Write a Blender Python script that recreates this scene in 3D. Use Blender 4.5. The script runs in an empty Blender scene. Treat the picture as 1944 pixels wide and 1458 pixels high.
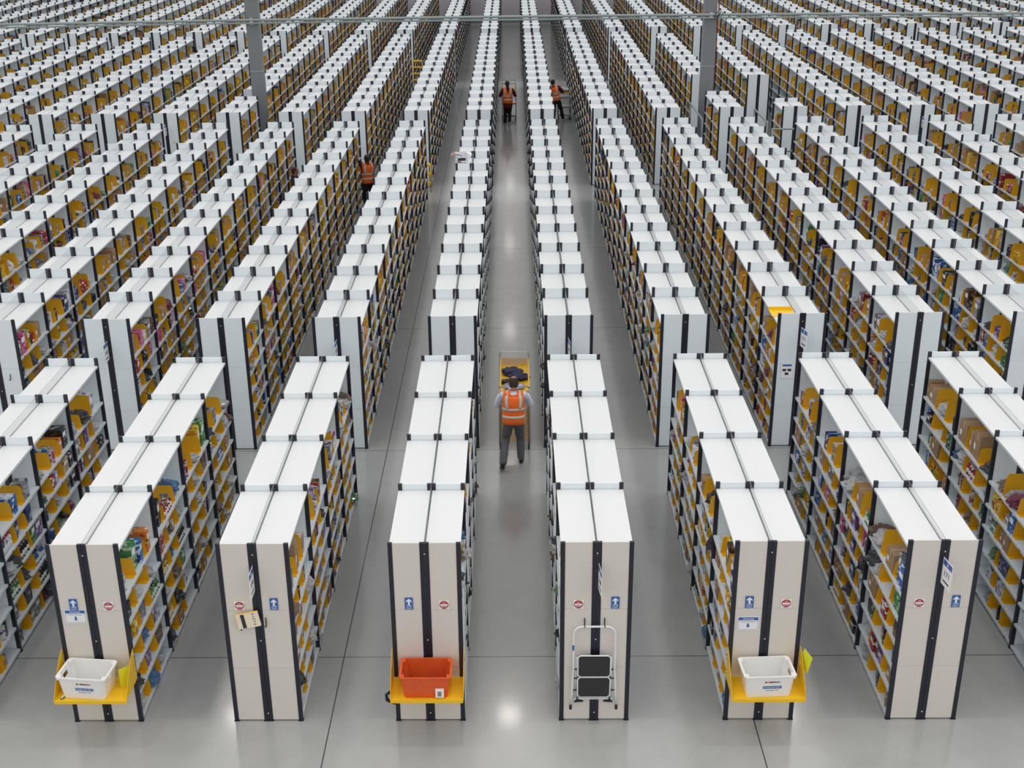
import bpy, bmesh, math, random
from mathutils import Vector, Matrix, noise
rnd = random.Random(7)
PI = math.pi
scn = bpy.context.scene
COL = scn.collection

# ------------------------------------------------------------------ camera
RT = Vector((0.99982474, 0.01299332, -0.01347795)); UP = Vector((0.00739135, 0.38747542, 0.9218504)); FW = Vector((-0.01720027, 0.92178846, -0.38731148))
CAM = Vector((0, -12.46451342, 9.72307494)); FPX = 2356.98; UX = 935.8
cd = bpy.data.cameras.new('camera'); cam = bpy.data.objects.new('camera', cd); COL.objects.link(cam)
cam.matrix_world = Matrix(((RT.x, UP.x, -FW.x, CAM.x), (RT.y, UP.y, -FW.y, CAM.y), (RT.z, UP.z, -FW.z, CAM.z), (0, 0, 0, 1)))
cd.sensor_width = 36; cd.lens = FPX * 36 / 1944; cd.shift_x = (972 - UX) / 1944; cd.clip_end = 300
scn.camera = cam

# ------------------------------------------------------------------ world, lamps, exposure
w = bpy.data.worlds.new('hall_light'); scn.world = w; w.use_nodes = True
wn = w.node_tree; _tc = wn.nodes.new('ShaderNodeTexCoord'); _sp = wn.nodes.new('ShaderNodeSeparateXYZ'); _rp = wn.nodes.new('ShaderNodeValToRGB')
wn.links.new(_tc.outputs['Generated'], _sp.inputs[0]); wn.links.new(_sp.outputs['Z'], _rp.inputs[0]); wn.links.new(_rp.outputs[0], wn.nodes['Background'].inputs[0])
_rp.color_ramp.elements[0].position = 0.05; _rp.color_ramp.elements[0].color = (0.52, 0.50, 0.50, 1); _rp.color_ramp.elements[1].position = 0.62; _rp.color_ramp.elements[1].color = (0.97, 0.975, 0.98, 1)
w.node_tree.nodes['Background'].inputs[1].default_value = 1.06
scn.view_settings.view_transform = 'Standard'; scn.view_settings.look = 'None'
scn.view_settings.exposure = 0.0; scn.view_settings.gamma = 1.0; scn.view_settings.use_curve_mapping = False
LAMP_W = 82
for j in range(-1, 6):
    for i in range(-3, 4):
        ld = bpy.data.lights.new('high_bay_lamp', 'AREA'); ld.shape = 'DISK'; ld.size = 0.6
        ld.energy = LAMP_W * (1.0 if j <= 0 else (0.5 if j == 1 else 0.28)); ld.color = (1.0, 0.94, 0.84)
        lo = bpy.data.objects.new('high_bay_lamp', ld); COL.objects.link(lo)
        lo.location = (-0.2 + i * 7.2, 14.36 + (j - 1) * 14.6, 11.0)

# ------------------------------------------------------------------ materials
def new_mat(name, col, rough=0.5, metal=0.0, noise_amt=0.0, noise_scale=8.0, spec=0.5, bump=0.0, bump_scale=40, coat=0, trans=0, alpha=1):
    m = bpy.data.materials.new(name); m.use_nodes = True
    nt = m.node_tree; b = nt.nodes['Principled BSDF']
    b.inputs['Base Color'].default_value = (*col, 1); b.inputs['Roughness'].default_value = rough
    b.inputs['Metallic'].default_value = metal; b.inputs['Specular IOR Level'].default_value = spec
    b.inputs['Coat Weight'].default_value = coat; b.inputs['Transmission Weight'].default_value = trans; b.inputs['Alpha'].default_value = alpha
    if noise_amt or bump:
        tc = nt.nodes.new('ShaderNodeTexCoord')
    if noise_amt:
        n = nt.nodes.new('ShaderNodeTexNoise'); n.inputs['Scale'].default_value = noise_scale; n.inputs['Detail'].default_value = 5
        nt.links.new(tc.outputs['Object'], n.inputs['Vector'])
        mx = nt.nodes.new('ShaderNodeMix'); mx.data_type = 'RGBA'
        mx.inputs[6].default_value = (*[c * (1 - noise_amt) for c in col], 1); mx.inputs[7].default_value = (*[min(1, c * (1 + noise_amt)) for c in col], 1)
        nt.links.new(n.outputs['Fac'], mx.inputs[0]); nt.links.new(mx.outputs[2], b.inputs['Base Color'])
    if bump:
        n2 = nt.nodes.new('ShaderNodeTexNoise'); n2.inputs['Scale'].default_value = bump_scale; n2.inputs['Detail'].default_value = 3
        nt.links.new(tc.outputs['Object'], n2.inputs['Vector'])
        bp = nt.nodes.new('ShaderNodeBump'); bp.inputs['Strength'].default_value = bump; bp.inputs['Distance'].default_value = 0.02
        nt.links.new(n2.outputs['Fac'], bp.inputs['Height']); nt.links.new(bp.outputs['Normal'], b.inputs['Normal'])
    return m

def print_mat(name, c1, c2, c3, scale=7.0):
    # printed packaging: blocks of two or three inks in object space
    m = bpy.data.materials.new(name); m.use_nodes = True
    nt = m.node_tree; b = nt.nodes['Principled BSDF']; b.inputs['Roughness'].default_value = 0.35
    g = nt.nodes.new('ShaderNodeNewGeometry')
    mp = nt.nodes.new('ShaderNodeMapping'); mp.inputs['Scale'].default_value = (scale, scale, scale * 1.7)
    nt.links.new(g.outputs['Position'], mp.inputs['Vector'])
    v = nt.nodes.new('ShaderNodeTexVoronoi'); v.distance = 'CHEBYCHEV'; v.inputs['Scale'].default_value = 2.2
    nt.links.new(mp.outputs[0], v.inputs['Vector'])
    sp = nt.nodes.new('ShaderNodeSeparateColor'); nt.links.new(v.outputs['Color'], sp.inputs[0])
    r = nt.nodes.new('ShaderNodeValToRGB'); r.color_ramp.interpolation = 'CONSTANT'
    r.color_ramp.elements[0].color = (*c1, 1); r.color_ramp.elements[1].position = 0.62; r.color_ramp.elements[1].color = (*c2, 1)
    e = r.color_ramp.elements.new(0.85); e.color = (*c3, 1)
    nt.links.new(sp.outputs[0], r.inputs[0]); nt.links.new(r.outputs[0], b.inputs['Base Color'])
    return m

M = {}
M['white'] = new_mat('white_shelf_paint', (0.715, 0.73, 0.735), 0.45, noise_amt=0.015, noise_scale=3)
M['shelf'] = new_mat('pale_grey_shelf_paint', (0.66, 0.72, 0.76), 0.4, noise_amt=0.04)
M['panel'] = new_mat('pale_grey_panel_paint', (0.77, 0.84, 0.88), 0.5, noise_amt=0.02, noise_scale=2)
M['beige'] = new_mat('beige_panel_light_tone', (0.70, 0.66, 0.605), 0.55, noise_amt=0.02, noise_scale=2)  # front end faces only; their differing light is put into the colour
M['navy'] = new_mat('dark_navy_steel', (0.012, 0.014, 0.026), 0.4)
M['wire'] = new_mat('galvanised_wire', (0.30, 0.33, 0.35), 0.35, 0.3)
M['bolt'] = new_mat('zinc_bolt', (0.75, 0.75, 0.72), 0.3, 0.7)
M['yellow'] = new_mat('yellow_steel', (0.80, 0.42, 0.008), 0.42, noise_amt=0.06, noise_scale=5)
M['tray_yellow'] = new_mat('bright_yellow_steel', (0.90, 0.55, 0.01), 0.4, noise_amt=0.04, noise_scale=5)
M['black'] = new_mat('black_plastic', (0.015, 0.015, 0.017), 0.45)
M['rubber'] = new_mat('black_rubber_tread', (0.03, 0.03, 0.032), 0.8, noise_amt=0.2, noise_scale=60)
M['chrome'] = new_mat('white_painted_tube', (0.78, 0.8, 0.84), 0.3)
M['greytube'] = new_mat('grey_steel_tube', (0.36, 0.40, 0.40), 0.35, 0.5)
M['tote_white'] = new_mat('white_plastic', (0.85, 0.85, 0.83), 0.35, noise_amt=0.02)
M['tote_orange'] = new_mat('orange_plastic', (0.72, 0.10, 0.018), 0.45, noise_amt=0.15, noise_scale=14)
M['tote_mesh'] = new_mat('dark_grey_mat', (0.16, 0.18, 0.21), 0.8)
M['column'] = new_mat('grey_column_paint', (0.20, 0.215, 0.225), 0.5, noise_amt=0.04)
M['pipe'] = new_mat('grey_green_pipe', (0.28, 0.33, 0.33), 0.4, 0.2)
M['redpipe'] = new_mat('dark_red_cable', (0.25, 0.04, 0.03), 0.5)
M['wall'] = new_mat('pale_lavender_wall_paint', (0.50, 0.47, 0.50), 0.6, noise_amt=0.03, noise_scale=0.5)
M['skirt'] = new_mat('grey_skirting', (0.22, 0.24, 0.23), 0.5)
M['glass'] = new_mat('bright_window_glass', (0.9, 0.93, 0.97), 0.2)
M['paper'] = new_mat('white_paper', (0.88, 0.88, 0.88), 0.5)
M['sblue'] = new_mat('sign_blue', (0.03, 0.13, 0.42), 0.4)
M['sred'] = new_mat('sign_red', (0.42, 0.03, 0.045), 0.4)
M['ink'] = new_mat('dark_ink', (0.02, 0.025, 0.04), 0.5)
M['greyink'] = new_mat('grey_ink', (0.35, 0.36, 0.4), 0.5)
M['cream'] = new_mat('cream_card', (0.80, 0.70, 0.52), 0.5, noise_amt=0.03)
M['lime'] = new_mat('lime_card', (0.72, 0.78, 0.03), 0.5)
M['carton'] = new_mat('brown_cardboard', (0.36, 0.225, 0.125), 0.7, noise_amt=0.12, noise_scale=6)
M['tape'] = new_mat('parcel_tape', (0.52, 0.38, 0.22), 0.3)
M['hivis'] = new_mat('orange_high_visibility_cloth', (0.95, 0.16, 0.015), 0.7, bump=0.4, bump_scale=14)
M['reflect'] = new_mat('silver_reflective_tape', (0.62, 0.60, 0.55), 0.45, noise_amt=0.15, noise_scale=30)
M['shirt'] = new_mat('pale_blue_shirt_cloth', (0.62, 0.64, 0.74), 0.8, bump=0.5, bump_scale=18)
M['trouser'] = new_mat('charcoal_trouser_cloth', (0.12, 0.12, 0.135), 0.85, noise_amt=0.25, noise_scale=20, bump=0.6, bump_scale=14)
M['blackcloth'] = new_mat('black_cloth', (0.012, 0.012, 0.016), 0.85)
M['maroon'] = new_mat('maroon_cloth', (0.10, 0.012, 0.015), 0.85)
M['skin'] = new_mat('skin', (0.42, 0.21, 0.13), 0.55)
M['hair'] = new_mat('dark_brown_hair', (0.035, 0.02, 0.013), 0.7)
M['hairblack'] = new_mat('black_hair', (0.008, 0.007, 0.007), 0.6)
M['shoe'] = new_mat('black_shoe', (0.012, 0.012, 0.013), 0.45)
M['trainer'] = new_mat('pale_trainer', (0.55, 0.53, 0.58), 0.6)
M['silver'] = new_mat('silver_film', (0.55, 0.56, 0.6), 0.22, 0.4, bump=0.6, bump_scale=30)
M['navybag'] = new_mat('navy_plastic_film', (0.035, 0.05, 0.12), 0.25, noise_amt=0.5, noise_scale=25, bump=1.0, bump_scale=30)

# floor: polished concrete slabs with saw-cut joints
def floor_mat():
    m = bpy.data.materials.new('polished_concrete'); m.use_nodes = True
    nt = m.node_tree; b = nt.nodes['Principled BSDF']; L = nt.links
    g = nt.nodes.new('ShaderNodeNewGeometry'); sep = nt.nodes.new('ShaderNodeSeparateXYZ'); L.new(g.outputs['Position'], sep.inputs[0])
    def n(scale, det=6):
        t = nt.nodes.new('ShaderNodeTexNoise'); t.inputs['Scale'].default_value = scale; t.inputs['Detail'].default_value = det
        L.new(g.outputs['Position'], t.inputs['Vector']); return t
    def math_(op, a, bb=None, c=None):
        t = nt.nodes.new('ShaderNodeMath'); t.operation = op
        for i, x in enumerate((a, bb, c)):
            if x is None: continue
            if isinstance(x, (int, float)): t.inputs[i].default_value = x
            else: L.new(x, t.inputs[i])
        return t.outputs[0]
    n1, n2, n3 = n(0.45), n(3.0), n(45, 2)
    r = nt.nodes.new('ShaderNodeValToRGB')
    r.color_ramp.elements[0].position = 0.3; r.color_ramp.elements[0].color = (0.34, 0.345, 0.34, 1)
    r.color_ramp.elements[1].position = 0.7; r.color_ramp.elements[1].color = (0.45, 0.455, 0.45, 1)
    s = math_('ADD', math_('MULTIPLY', n1.outputs[0], 0.5), math_('ADD', math_('MULTIPLY', n2.outputs[0], 0.25), math_('MULTIPLY', n3.outputs[0], 0.25)))
    L.new(s, r.inputs[0])
    # joints: distance to lines y = 1.33 + 6.3k, x = -2.28 + 5.19k
    def joint(coord, off, per, wid):
        a = math_('SUBTRACT', coord, off); a = math_('DIVIDE', a, per)
        a = math_('SUBTRACT', a, math_('ROUND', a)); a = math_('MULTIPLY', math_('ABSOLUTE', a), per)
        return math_('LESS_THAN', a, wid)
    j = math_('MAXIMUM', joint(sep.outputs['Y'], 1.33, 6.3, 0.007), joint(sep.outputs['X'], -2.29, 5.19, 0.007))
    mx = nt.nodes.new('ShaderNodeMix'); mx.data_type = 'RGBA'; L.new(j, mx.inputs[0]); L.new(r.outputs[0], mx.inputs[6]); mx.inputs[7].default_value = (0.05, 0.05, 0.05, 1)
    L.new(mx.outputs[2], b.inputs['Base Color'])
    L.new(math_('ADD', math_('MULTIPLY', n2.outputs[0], 0.08), 0.17), b.inputs['Roughness'])
    b.inputs['Specular IOR Level'].default_value = 0.5
    b.inputs['Coat Weight'].default_value = 0.3; b.inputs['Coat Roughness'].default_value = 0.09
    return m
M['floor'] = floor_mat()

# packaging palette: (key, word, material)
PAL = [
 ('red', (0.42, 0.03, 0.03), (0.75, 0.72, 0.7), (0.1, 0.02, 0.02)), ('blue', (0.03, 0.14, 0.45), (0.6, 0.7, 0.8), (0.02, 0.03, 0.1)),
 ('white', (0.72, 0.72, 0.74), (0.4, 0.42, 0.5), (0.1, 0.12, 0.25)), ('black', (0.015, 0.015, 0.018), (0.05, 0.05, 0.06), (0.4, 0.4, 0.4)),
 ('purple', (0.16, 0.07, 0.22), (0.5, 0.4, 0.6), (0.06, 0.02, 0.1)), ('pink', (0.60, 0.10, 0.26), (0.75, 0.5, 0.6), (0.3, 0.02, 0.1)),
 ('green', (0.05, 0.25, 0.08), (0.5, 0.6, 0.4), (0.02, 0.08, 0.03)), ('grey', (0.22, 0.23, 0.25), (0.45, 0.46, 0.48), (0.06, 0.06, 0.07)),
 ('lemon yellow', (0.75, 0.6, 0.04), (0.7, 0.25, 0.03), (0.3, 0.05, 0.02)), ('orange', (0.65, 0.2, 0.03), (0.75, 0.6, 0.4), (0.2, 0.05, 0.02)),
 ('dark blue', (0.015, 0.03, 0.12), (0.08, 0.12, 0.3), (0.4, 0.42, 0.5)), ('lilac', (0.40, 0.38, 0.58), (0.65, 0.65, 0.8), (0.15, 0.12, 0.3)),
 ('dark brown', (0.07, 0.035, 0.02), (0.2, 0.1, 0.06), (0.4, 0.3, 0.2)), ('tan', (0.40, 0.28, 0.17), (0.55, 0.45, 0.33), (0.15, 0.08, 0.05))]
for k, a, b_, c in PAL: M['p_' + k] = print_mat('printed_' + k.replace(' ', '_') + '_packaging', a, b_, c)
WTS = [8, 7, 15, 15, 5, 5, 5, 14, 5, 3, 9, 4, 8, 8]
BAGS = [('clear', (0.50, 0.51, 0.53)), ('white', (0.72, 0.72, 0.74)), ('dark grey', (0.07, 0.075, 0.09)), ('black', (0.015, 0.015, 0.018)), ('brown', (0.20, 0.13, 0.09)), ('blue', (0.08, 0.2, 0.4)), ('maroon', (0.2, 0.03, 0.07)), ('green', (0.1, 0.22, 0.1))]
for k, c in BAGS: M['b_' + k] = new_mat(k.replace(' ', '_') + '_plastic_film', c, 0.2, noise_amt=0.6, noise_scale=22, bump=1.0, bump_scale=24, coat=0.5)

# ------------------------------------------------------------------ mesh helpers
class MB:
    def __init__(s): s.v = []; s.f = []; s.m = []; s.mats = []; s.sm = []
    def mi(s, mat):
        if mat not in s.mats: s.mats.append(mat)
        return s.mats.index(mat)
    def add(s, vs, fs, mat, smooth=False):
        o = len(s.v); s.v += [tuple(v) for v in vs]; k = s.mi(mat)
        for f in fs: s.f.append([i + o for i in f]); s.m.append(k); s.sm.append(smooth)
    def box(s, x0, x1, y0, y1, z0, z1, mat):
        s.add([(x0, y0, z0), (x1, y0, z0), (x1, y1, z0), (x0, y1, z0), (x0, y0, z1), (x1, y0, z1), (x1, y1, z1), (x0, y1, z1)],
              [(3, 2, 1, 0), (4, 5, 6, 7), (0, 1, 5, 4), (1, 2, 6, 5), (2, 3, 7, 6), (3, 0, 4, 7)], mat)
    def bevbox(s, x0, x1, y0, y1, z0, z1, c, mat):
        # box with chamfered vertical and top edges
        ring = lambda i, z: [(x0 + i + c, y0 + i, z), (x1 - i - c, y0 + i, z), (x1 - i, y0 + i + c, z), (x1 - i, y1 - i - c, z), (x1 - i - c, y1 - i, z), (x0 + i + c, y1 - i, z), (x0 + i, y1 - i - c, z), (x0 + i, y0 + i + c, z)]
        vs = ring(0, z0) + ring(0, z1 - c) + ring(c * .7, z1)
        fs = [tuple(range(7, -1, -1)), tuple(range(16, 24))]
        for k in range(2):
            for i in range(8): fs.append((k * 8 + i, k * 8 + (i + 1) % 8, k * 8 + 8 + (i + 1) % 8, k * 8 + 8 + i))
        s.add(vs, fs, mat)
    def prism(s, poly, axis, a, b, mat):
        n = len(poly)
        def P(p, t): return (t, p[0], p[1]) if axis == 'x' else ((p[0], t, p[1]) if axis == 'y' else (p[0], p[1], t))
        vs = [P(p, a) for p in poly] + [P(p, b) for p in poly]
        fs = [tuple(range(n)), tuple(range(2 * n - 1, n - 1, -1))] + [(i, i + n, (i + 1) % n + n, (i + 1) % n) for i in range(n)]
        s.add(vs, fs, mat)
    def tube(s, pts, r, mat, n=8, ref=(1, 0, 0), cap=True, smooth=True):
        pts = [Vector(p) for p in pts]; rr = r if isinstance(r, (list, tuple)) else [r] * len(pts)
        rings = []
        for i, p in enumerate(pts):
            d = (pts[min(i + 1, len(pts) - 1)] - pts[max(i - 1, 0)]).normalized()
            a = Vector(ref); a = a - d * a.dot(d)
            if a.length < 0.2: a = Vector((0, 1, 0)); a = a - d * a.dot(d)
            a.normalize(); b = d.cross(a)
            ra, rb = rr[i] if isinstance(rr[i], (tuple, list)) else (rr[i], rr[i])
            rings.append([p + a * ra * math.cos(2 * PI * k / n) + b * rb * math.sin(2 * PI * k / n) for k in range(n)])
        vs = [v for g in rings for v in g]; fs = []
        for i in range(len(pts) - 1):
            for k in range(n): fs.append((i * n + k, i * n + (k + 1) % n, (i + 1) * n + (k + 1) % n, (i + 1) * n + k))
        if cap: fs += [tuple(range(n - 1, -1, -1)), tuple(range((len(pts) - 1) * n, len(pts) * n))]
        s.add(vs, fs, mat, smooth)
    def ball(s, c, r, mat, nu=12, nv=8):
        rx, ry, rz = r if isinstance(r, (tuple, list)) else (r, r, r)
        vs = [(c[0], c[1], c[2] - rz)]
        for j in range(1, nv):
            t = -PI / 2 + PI * j / nv
            for i in range(nu): vs.append((c[0] + rx * math.cos(t) * math.cos(2 * PI * i / nu), c[1] + ry * math.cos(t) * math.sin(2 * PI * i / nu), c[2] + rz * math.sin(t)))
        vs.append((c[0], c[1], c[2] + rz)); fs = []
        for i in range(nu): fs.append((0, 1 + (i + 1) % nu, 1 + i)); fs.append((len(vs) - 1, len(vs) - 1 - nu + i, len(vs) - 1 - nu + (i + 1) % nu))
        for j in range(nv - 2):
            for i in range(nu): a = 1 + j * nu; fs.append((a + i, a + (i + 1) % nu, a + nu + (i + 1) % nu, a + nu + i))
        s.add(vs, fs, mat, True)
    def mesh(s, name):
        me = bpy.data.meshes.new(name); me.from_pydata(s.v, [], s.f)
        for m in s.mats: me.materials.append(m)
        me.polygons.foreach_set('material_index', s.m); me.polygons.foreach_set('use_smooth', s.sm); me.update()
        return me
def obj(name, me, parent=None, loc=(0, 0, 0), rot=None, scale=None):
    if isinstance(me, MB): me = me.mesh(name)
    o = bpy.data.objects.new(name, me); COL.objects.link(o); o.location = loc
    if rot: o.rotation_euler = rot
    if scale: o.scale = scale
    if parent: o.parent = parent
    return o
def thing(name, label, cat, loc=(0, 0, 0), rz=0, group=None):
    o = bpy.data.objects.new(name, None); COL.objects.link(o); o.location = loc; o.rotation_euler = (0, 0, rz); o.empty_display_size = 0.1
    return tag(o, label, cat, group)
def tag(o, label, cat, group=None):
    o['label'] = label; o['category'] = cat
    if group: o['group'] = group
    return o
def struct(name, me, **k):
    o = obj(name, me, **k); o['kind'] = 'structure'; return o
def text_mesh(txt, size, mat, name):
    c = bpy.data.curves.new(name, 'FONT'); c.body = txt; c.size = size; c.align_x = 'CENTER'; c.align_y = 'CENTER'; c.extrude = 0.0008; c.resolution_u = 2
    t = bpy.data.objects.new(name, c); COL.objects.link(t)
    bpy.context.view_layer.update()
    me = bpy.data.meshes.new_from_object(t.evaluated_get(bpy.context.evaluated_depsgraph_get()))
    bpy.data.objects.remove(t); me.name = name; me.materials.clear(); me.materials.append(mat); return me

# ------------------------------------------------------------------ setting
D, W, B, X3 = 2.0088, 0.845, 1.474, -1.4841
YB = {1: 0.0, 2: 7.7038, 3: 27.301, 4: 48.25}
YW = 71.93
def XR(r, blk=1):
    x = X3 + (r - 3) * D
    if blk == 1: x += {1: .0454, 2: .0175, 3: .0053, 4: -.0038, 5: -.0055, 6: -.0345}.get(r, 0)
    return x
fb = MB(); fb.box(-46, 46, -16, YW + .3, -0.15, 0, M['floor']); struct('floor', fb)
wb = MB(); wb.box(-46, 46, YW, YW + 0.3, 0, 9, M['wall']); struct('wall_back', wb)
sb = MB(); sb.box(-46, 46, YW - 0.04, YW, 0, 0.35, M['skirt']); struct('baseboard_back', sb)
for n_, (x, z) in enumerate([(-18.6, 1.9), (-15.4, 1.8), (-9.6, 2.9)]):
    g = MB(); g.box(x - .55, x + .55, YW - .04, YW - .0, z - .5, z + .6, M['glass'])
    for s_ in (-1, 1): g.box(x + s_ * .58 - .03, x + s_ * .58 + .03, YW - .06, YW, z - .53, z + .63, M['skirt'])
    g.box(x - .61, x + .61, YW - .06, YW, z + .6, z + .66, M['skirt']); struct('window_%d' % (n_ + 1), g)

def column(x, y, label):
    t = thing('steel_column', label, 'column', (x, y, 0))
    c = MB(); h = 9.0
    c.box(-.21, .21, 0, .035, 0, h, M['column']); c.box(-.21, .21, .40, .435, 0, h, M['column'])
    c.box(-.21, -.185, .035, .4, 0, h, M['column']); c.box(.185, .21, .035, .4, 0, h, M['column'])
    obj('column_shaft', c, t)
    b = MB(); b.box(-.3, .3, -.08, .52, 0, .03, M['column'])
    for sx in (-.25, .25):
        for sy in (-.04, .48): b.box(sx - .02, sx + .02, sy - .02, sy + .02, .03, .06, M['bolt'])
    obj('base_plate', b, t)
    for z in (3.2, 5.6):
        k = MB(); k.box(-.22, .22, -.012, .447, z, z + .05, M['pipe']); obj('band_clamp', k, t)
    return t
cl = column(-8.76, 30.78, 'grey steel column standing in the shelving on the left')
cr = column(6.68, 30.78, 'grey steel column standing in the shelving on the right')
rc = MB(); rc.tube([(.25, .1, 0), (.25, .1, 4.7), (.27, .05, 5.1), (.25, .1, 5.5), (.25, .1, 9)], .02, M['redpipe'], 6); obj('red_cable', rc, cr)
for xc, lb in ((-3.0, 'slim grey wall column left of the centre aisle'), (3.75, 'slim grey wall column right of the centre aisle'), (-13.5, 'slim grey wall column far left behind the shelving'), (11.4, 'slim grey wall column far right behind the shelving')):
    t = MB(); t.box(-.09, .09, -.28, 0, 0, 9, M['column']); t.box(-.2, .2, -.3, -.26, 0, 9, M['column']); t.box(-.2, .2, -.03, 0, 0, 9, M['column'])
    tag(obj('wall_column', t, loc=(xc, YW - .05, 0)), lb, 'column')
# overhead twin pipe, strapped to the columns
pp = thing('overhead_pipe', 'long grey twin pipe running across the hall in front of both columns', 'pipe')
PY = 30.69
prof = [(-32, 4.74), (-17.3, 4.849), (-9.8, 4.89), (-2.3, 4.90), (2.3, 4.90), (9.7, 4.867), (17.1, 4.812), (32, 4.70)]
a = MB(); a.tube([(x, PY, z + .045) for x, z in prof], .045, M['pipe'], 10, ref=(0, 0, 1)); obj('pipe', a, pp)
a = MB(); a.tube([(x, PY - .02, z - .05) for x, z in prof], .03, M['pipe'], 10, ref=(0, 0, 1)); obj('conduit', a, pp)
for x in (-8.76, 6.68):
    a = MB(); a.box(x - .05, x + .05, PY - .02, PY + .074, 4.80, 5.0, M['bolt']); obj('pipe_bracket', a, pp)
wc = MB(); wc.tube([(6.90 + .16 * math.cos(t * .7) * (1 - t * .05), PY - .066, 4.93 + .12 * math.sin(t * .9)) for t in range(14)], .011, M['black'], 5); obj('cable_loop', wc, pp)
# guard rails by the right column
def rail(x0, y0, x1, y1, label):
    t = thing('guard_rail', label, 'rail', ((x0 + x1) / 2, (y0 + y1) / 2, 0)); mx, my = (x0 + x1) / 2, (y0 + y1) / 2
    r = MB(); r.tube([(x0 - mx, y0 - my, 1.9), (x1 - mx, y1 - my, 1.9)], .03, M['pipe'], 8); obj('top_rail', r, t)
    r = MB(); r.tube([(x0 - mx, y0 - my, 1.2), (x1 - mx, y1 - my, 1.2)], .03, M['pipe'], 8); obj('mid_rail', r, t)
    for x, y in ((x0, y0), (x1, y1)):
        r = MB(); r.tube([(x - mx, y - my, 0), (x - mx, y - my, 1.93)], .03, M['pipe'], 8); obj('rail_post', r, t)
rail(6.2, 28.3, 6.2, 31.2, 'grey tubular guard rail left of the right column')
rail(8.15, 26.6, 8.95, 26.6, 'short grey tubular guard rail across the aisle end right of the right column')
rail(8.2, 27.7, 8.2, 30.0, 'grey tubular guard rail beside the short shelving run right of the column')

# ------------------------------------------------------------------ shelving meshes
PW = 0.052          # post width
H_ = {1: 2.5, 2: 2.518, 3: 2.48, 4: 2.48}
PROT = {1: .085, 2: .185, 3: .12, 4: .10}
LEV = {1: [.06, .40, .73, 1.07, 1.40, 1.75], 2: [.06, .39, .73, 1.07, 1.42, 1.78], 3: [.06, .39, .73, 1.07, 1.42, 1.78], 4: [.06, .39, .73, 1.07, 1.42, 1.78]}
def post_mesh(h):
    b = MB(); w2, d = PW / 2, .036
    b.box(-w2, w2, 0, .004, 0, h, M['navy']); b.box(-w2, -w2 + .004, .004, d, 0, h, M['navy']); b.box(w2 - .004, w2, .004, d, 0, h, M['navy'])
    b.box(-w2 - .006, w2 + .006, -.006, d + .006, 0, .012, M['navy']); b.box(-w2 - .001, w2 + .001, -.001, d, h - .004, h, M['navy'])
    for z in (.5, 1.0, 1.5, 2.0):
        for s in (-.012, .012): b.box(s - .003, s + .003, -.001, 0.001, z, z + .014, M['black'])
    return b.mesh('upright_post')
def panel_mesh(h, key):
    b = MB(); w2 = (W / 2 - 2 * PW - .004) / 2 + .004
    for z0, z1 in ((.02, .78), (.783, 1.6), (1.603, h)): b.box(-w2, w2, .006, .022, z0, z1, M[key])
    return b.mesh('end_panel')
SD = W / 2 - .015   # shelf depth
LBL = [M['paper'], M['sred'], M['paper'], M['tray_yellow'], M['paper'], M['b_blue']]
def shelf_mesh(side, top=False, seed=0):
    # side +1: aisle edge at +x ; origin at inner back edge, y from 0
    b = MB(); m = M['white'] if top else M['shelf']; L = B - .044
    b.box(0, SD * side, 0, L, -.004, 0, m) if side > 0 else b.box(-SD, 0, 0, L, -.004, 0, m)
    x1 = SD * side
    f = (x1 - .004, x1) if side > 0 else (x1, x1 + .004)
    b.box(f[0], f[1], 0, L, -.034, -.004, M['shelf']); g = (x1 - .016, x1 - .004) if side > 0 else (x1 + .004, x1 + .016)
    b.box(g[0], g[1], 0, L, -.034, -.03, M['shelf'])
    b.box(min(0, .004 * side), max(0, .004 * side), 0, L, -.034, -.004, m)
    if not top:
        q = random.Random(seed)
        for k in range(3):
            y = L * (k + .5) / 3 + q.uniform(-.1, .1); mt = LBL[(seed + k * 2) % 6]
            h = (x1, x1 + .0015) if side > 0 else (x1 - .0015, x1)
            b.box(h[0], h[1], y - .03, y + .03, -.029, -.009, mt)
    return b.mesh('top_shelf' if top else 'shelf')
DVD = .35
def divider_geom(b, x, y, z, side, h=.24, d=DVD):
    # upright plate across the shelf with a turned-out foot towards the camera; rounded upper front corner
    s = side; e = x + (SD - .02) * s; i = e - d * s
    poly = [(i, z + .002), (e, z + .002), (e, z + .02), (e - .022 * s, z + h * .84), (e - .03 * s, z + h * .94), (e - .06 * s, z + h), (i, z + h)]
    b.prism(poly if s < 0 else poly, 'y', y, y + .003, M['yellow'])
    x0, x1 = sorted((i, e - .01 * s)); b.box(x0, x1, y - .085, y, z + .001, z + .004, M['yellow'])
DIVM = {}
for s in (1, -1):
    for hh in (.235, .26, .21, .28, .30, .27):
        b = MB(); divider_geom(b, 0, 0, 0, s, hh); DIVM[(s, hh)] = b.mesh('shelf_divider')
    b = MB(); divider_geom(b, 0, 0, 0, s, .33, .36); DIVM[(s, .34)] = b.mesh('shelf_divider')
SH = {(s, k): shelf_mesh(s, seed=k) for s in (1, -1) for k in range(6)}
TOPM = {s: shelf_mesh(s, True) for s in (1, -1)}
POSTM = {b: post_mesh(H_[b]) for b in H_}
PANM = {1: panel_mesh(H_[1], 'beige'), 2: panel_mesh(H_[2], 'panel'), 3: panel_mesh(H_[3], 'panel'), 4: panel_mesh(H_[4], 'panel')}
PANM1_BOUNCE = panel_mesh(H_[1], 'panel')  # inner front-block panels: white bounce off the shelf tops put into colour
GAP = .012
CX = W / 2          # centre line of a run
PXS = [PW / 2, CX - PW / 2 - .002, CX + PW / 2 + .002, W - PW / 2]
PNX = [(PXS[0] + PXS[1]) / 2, (PXS[2] + PXS[3]) / 2]

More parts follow.
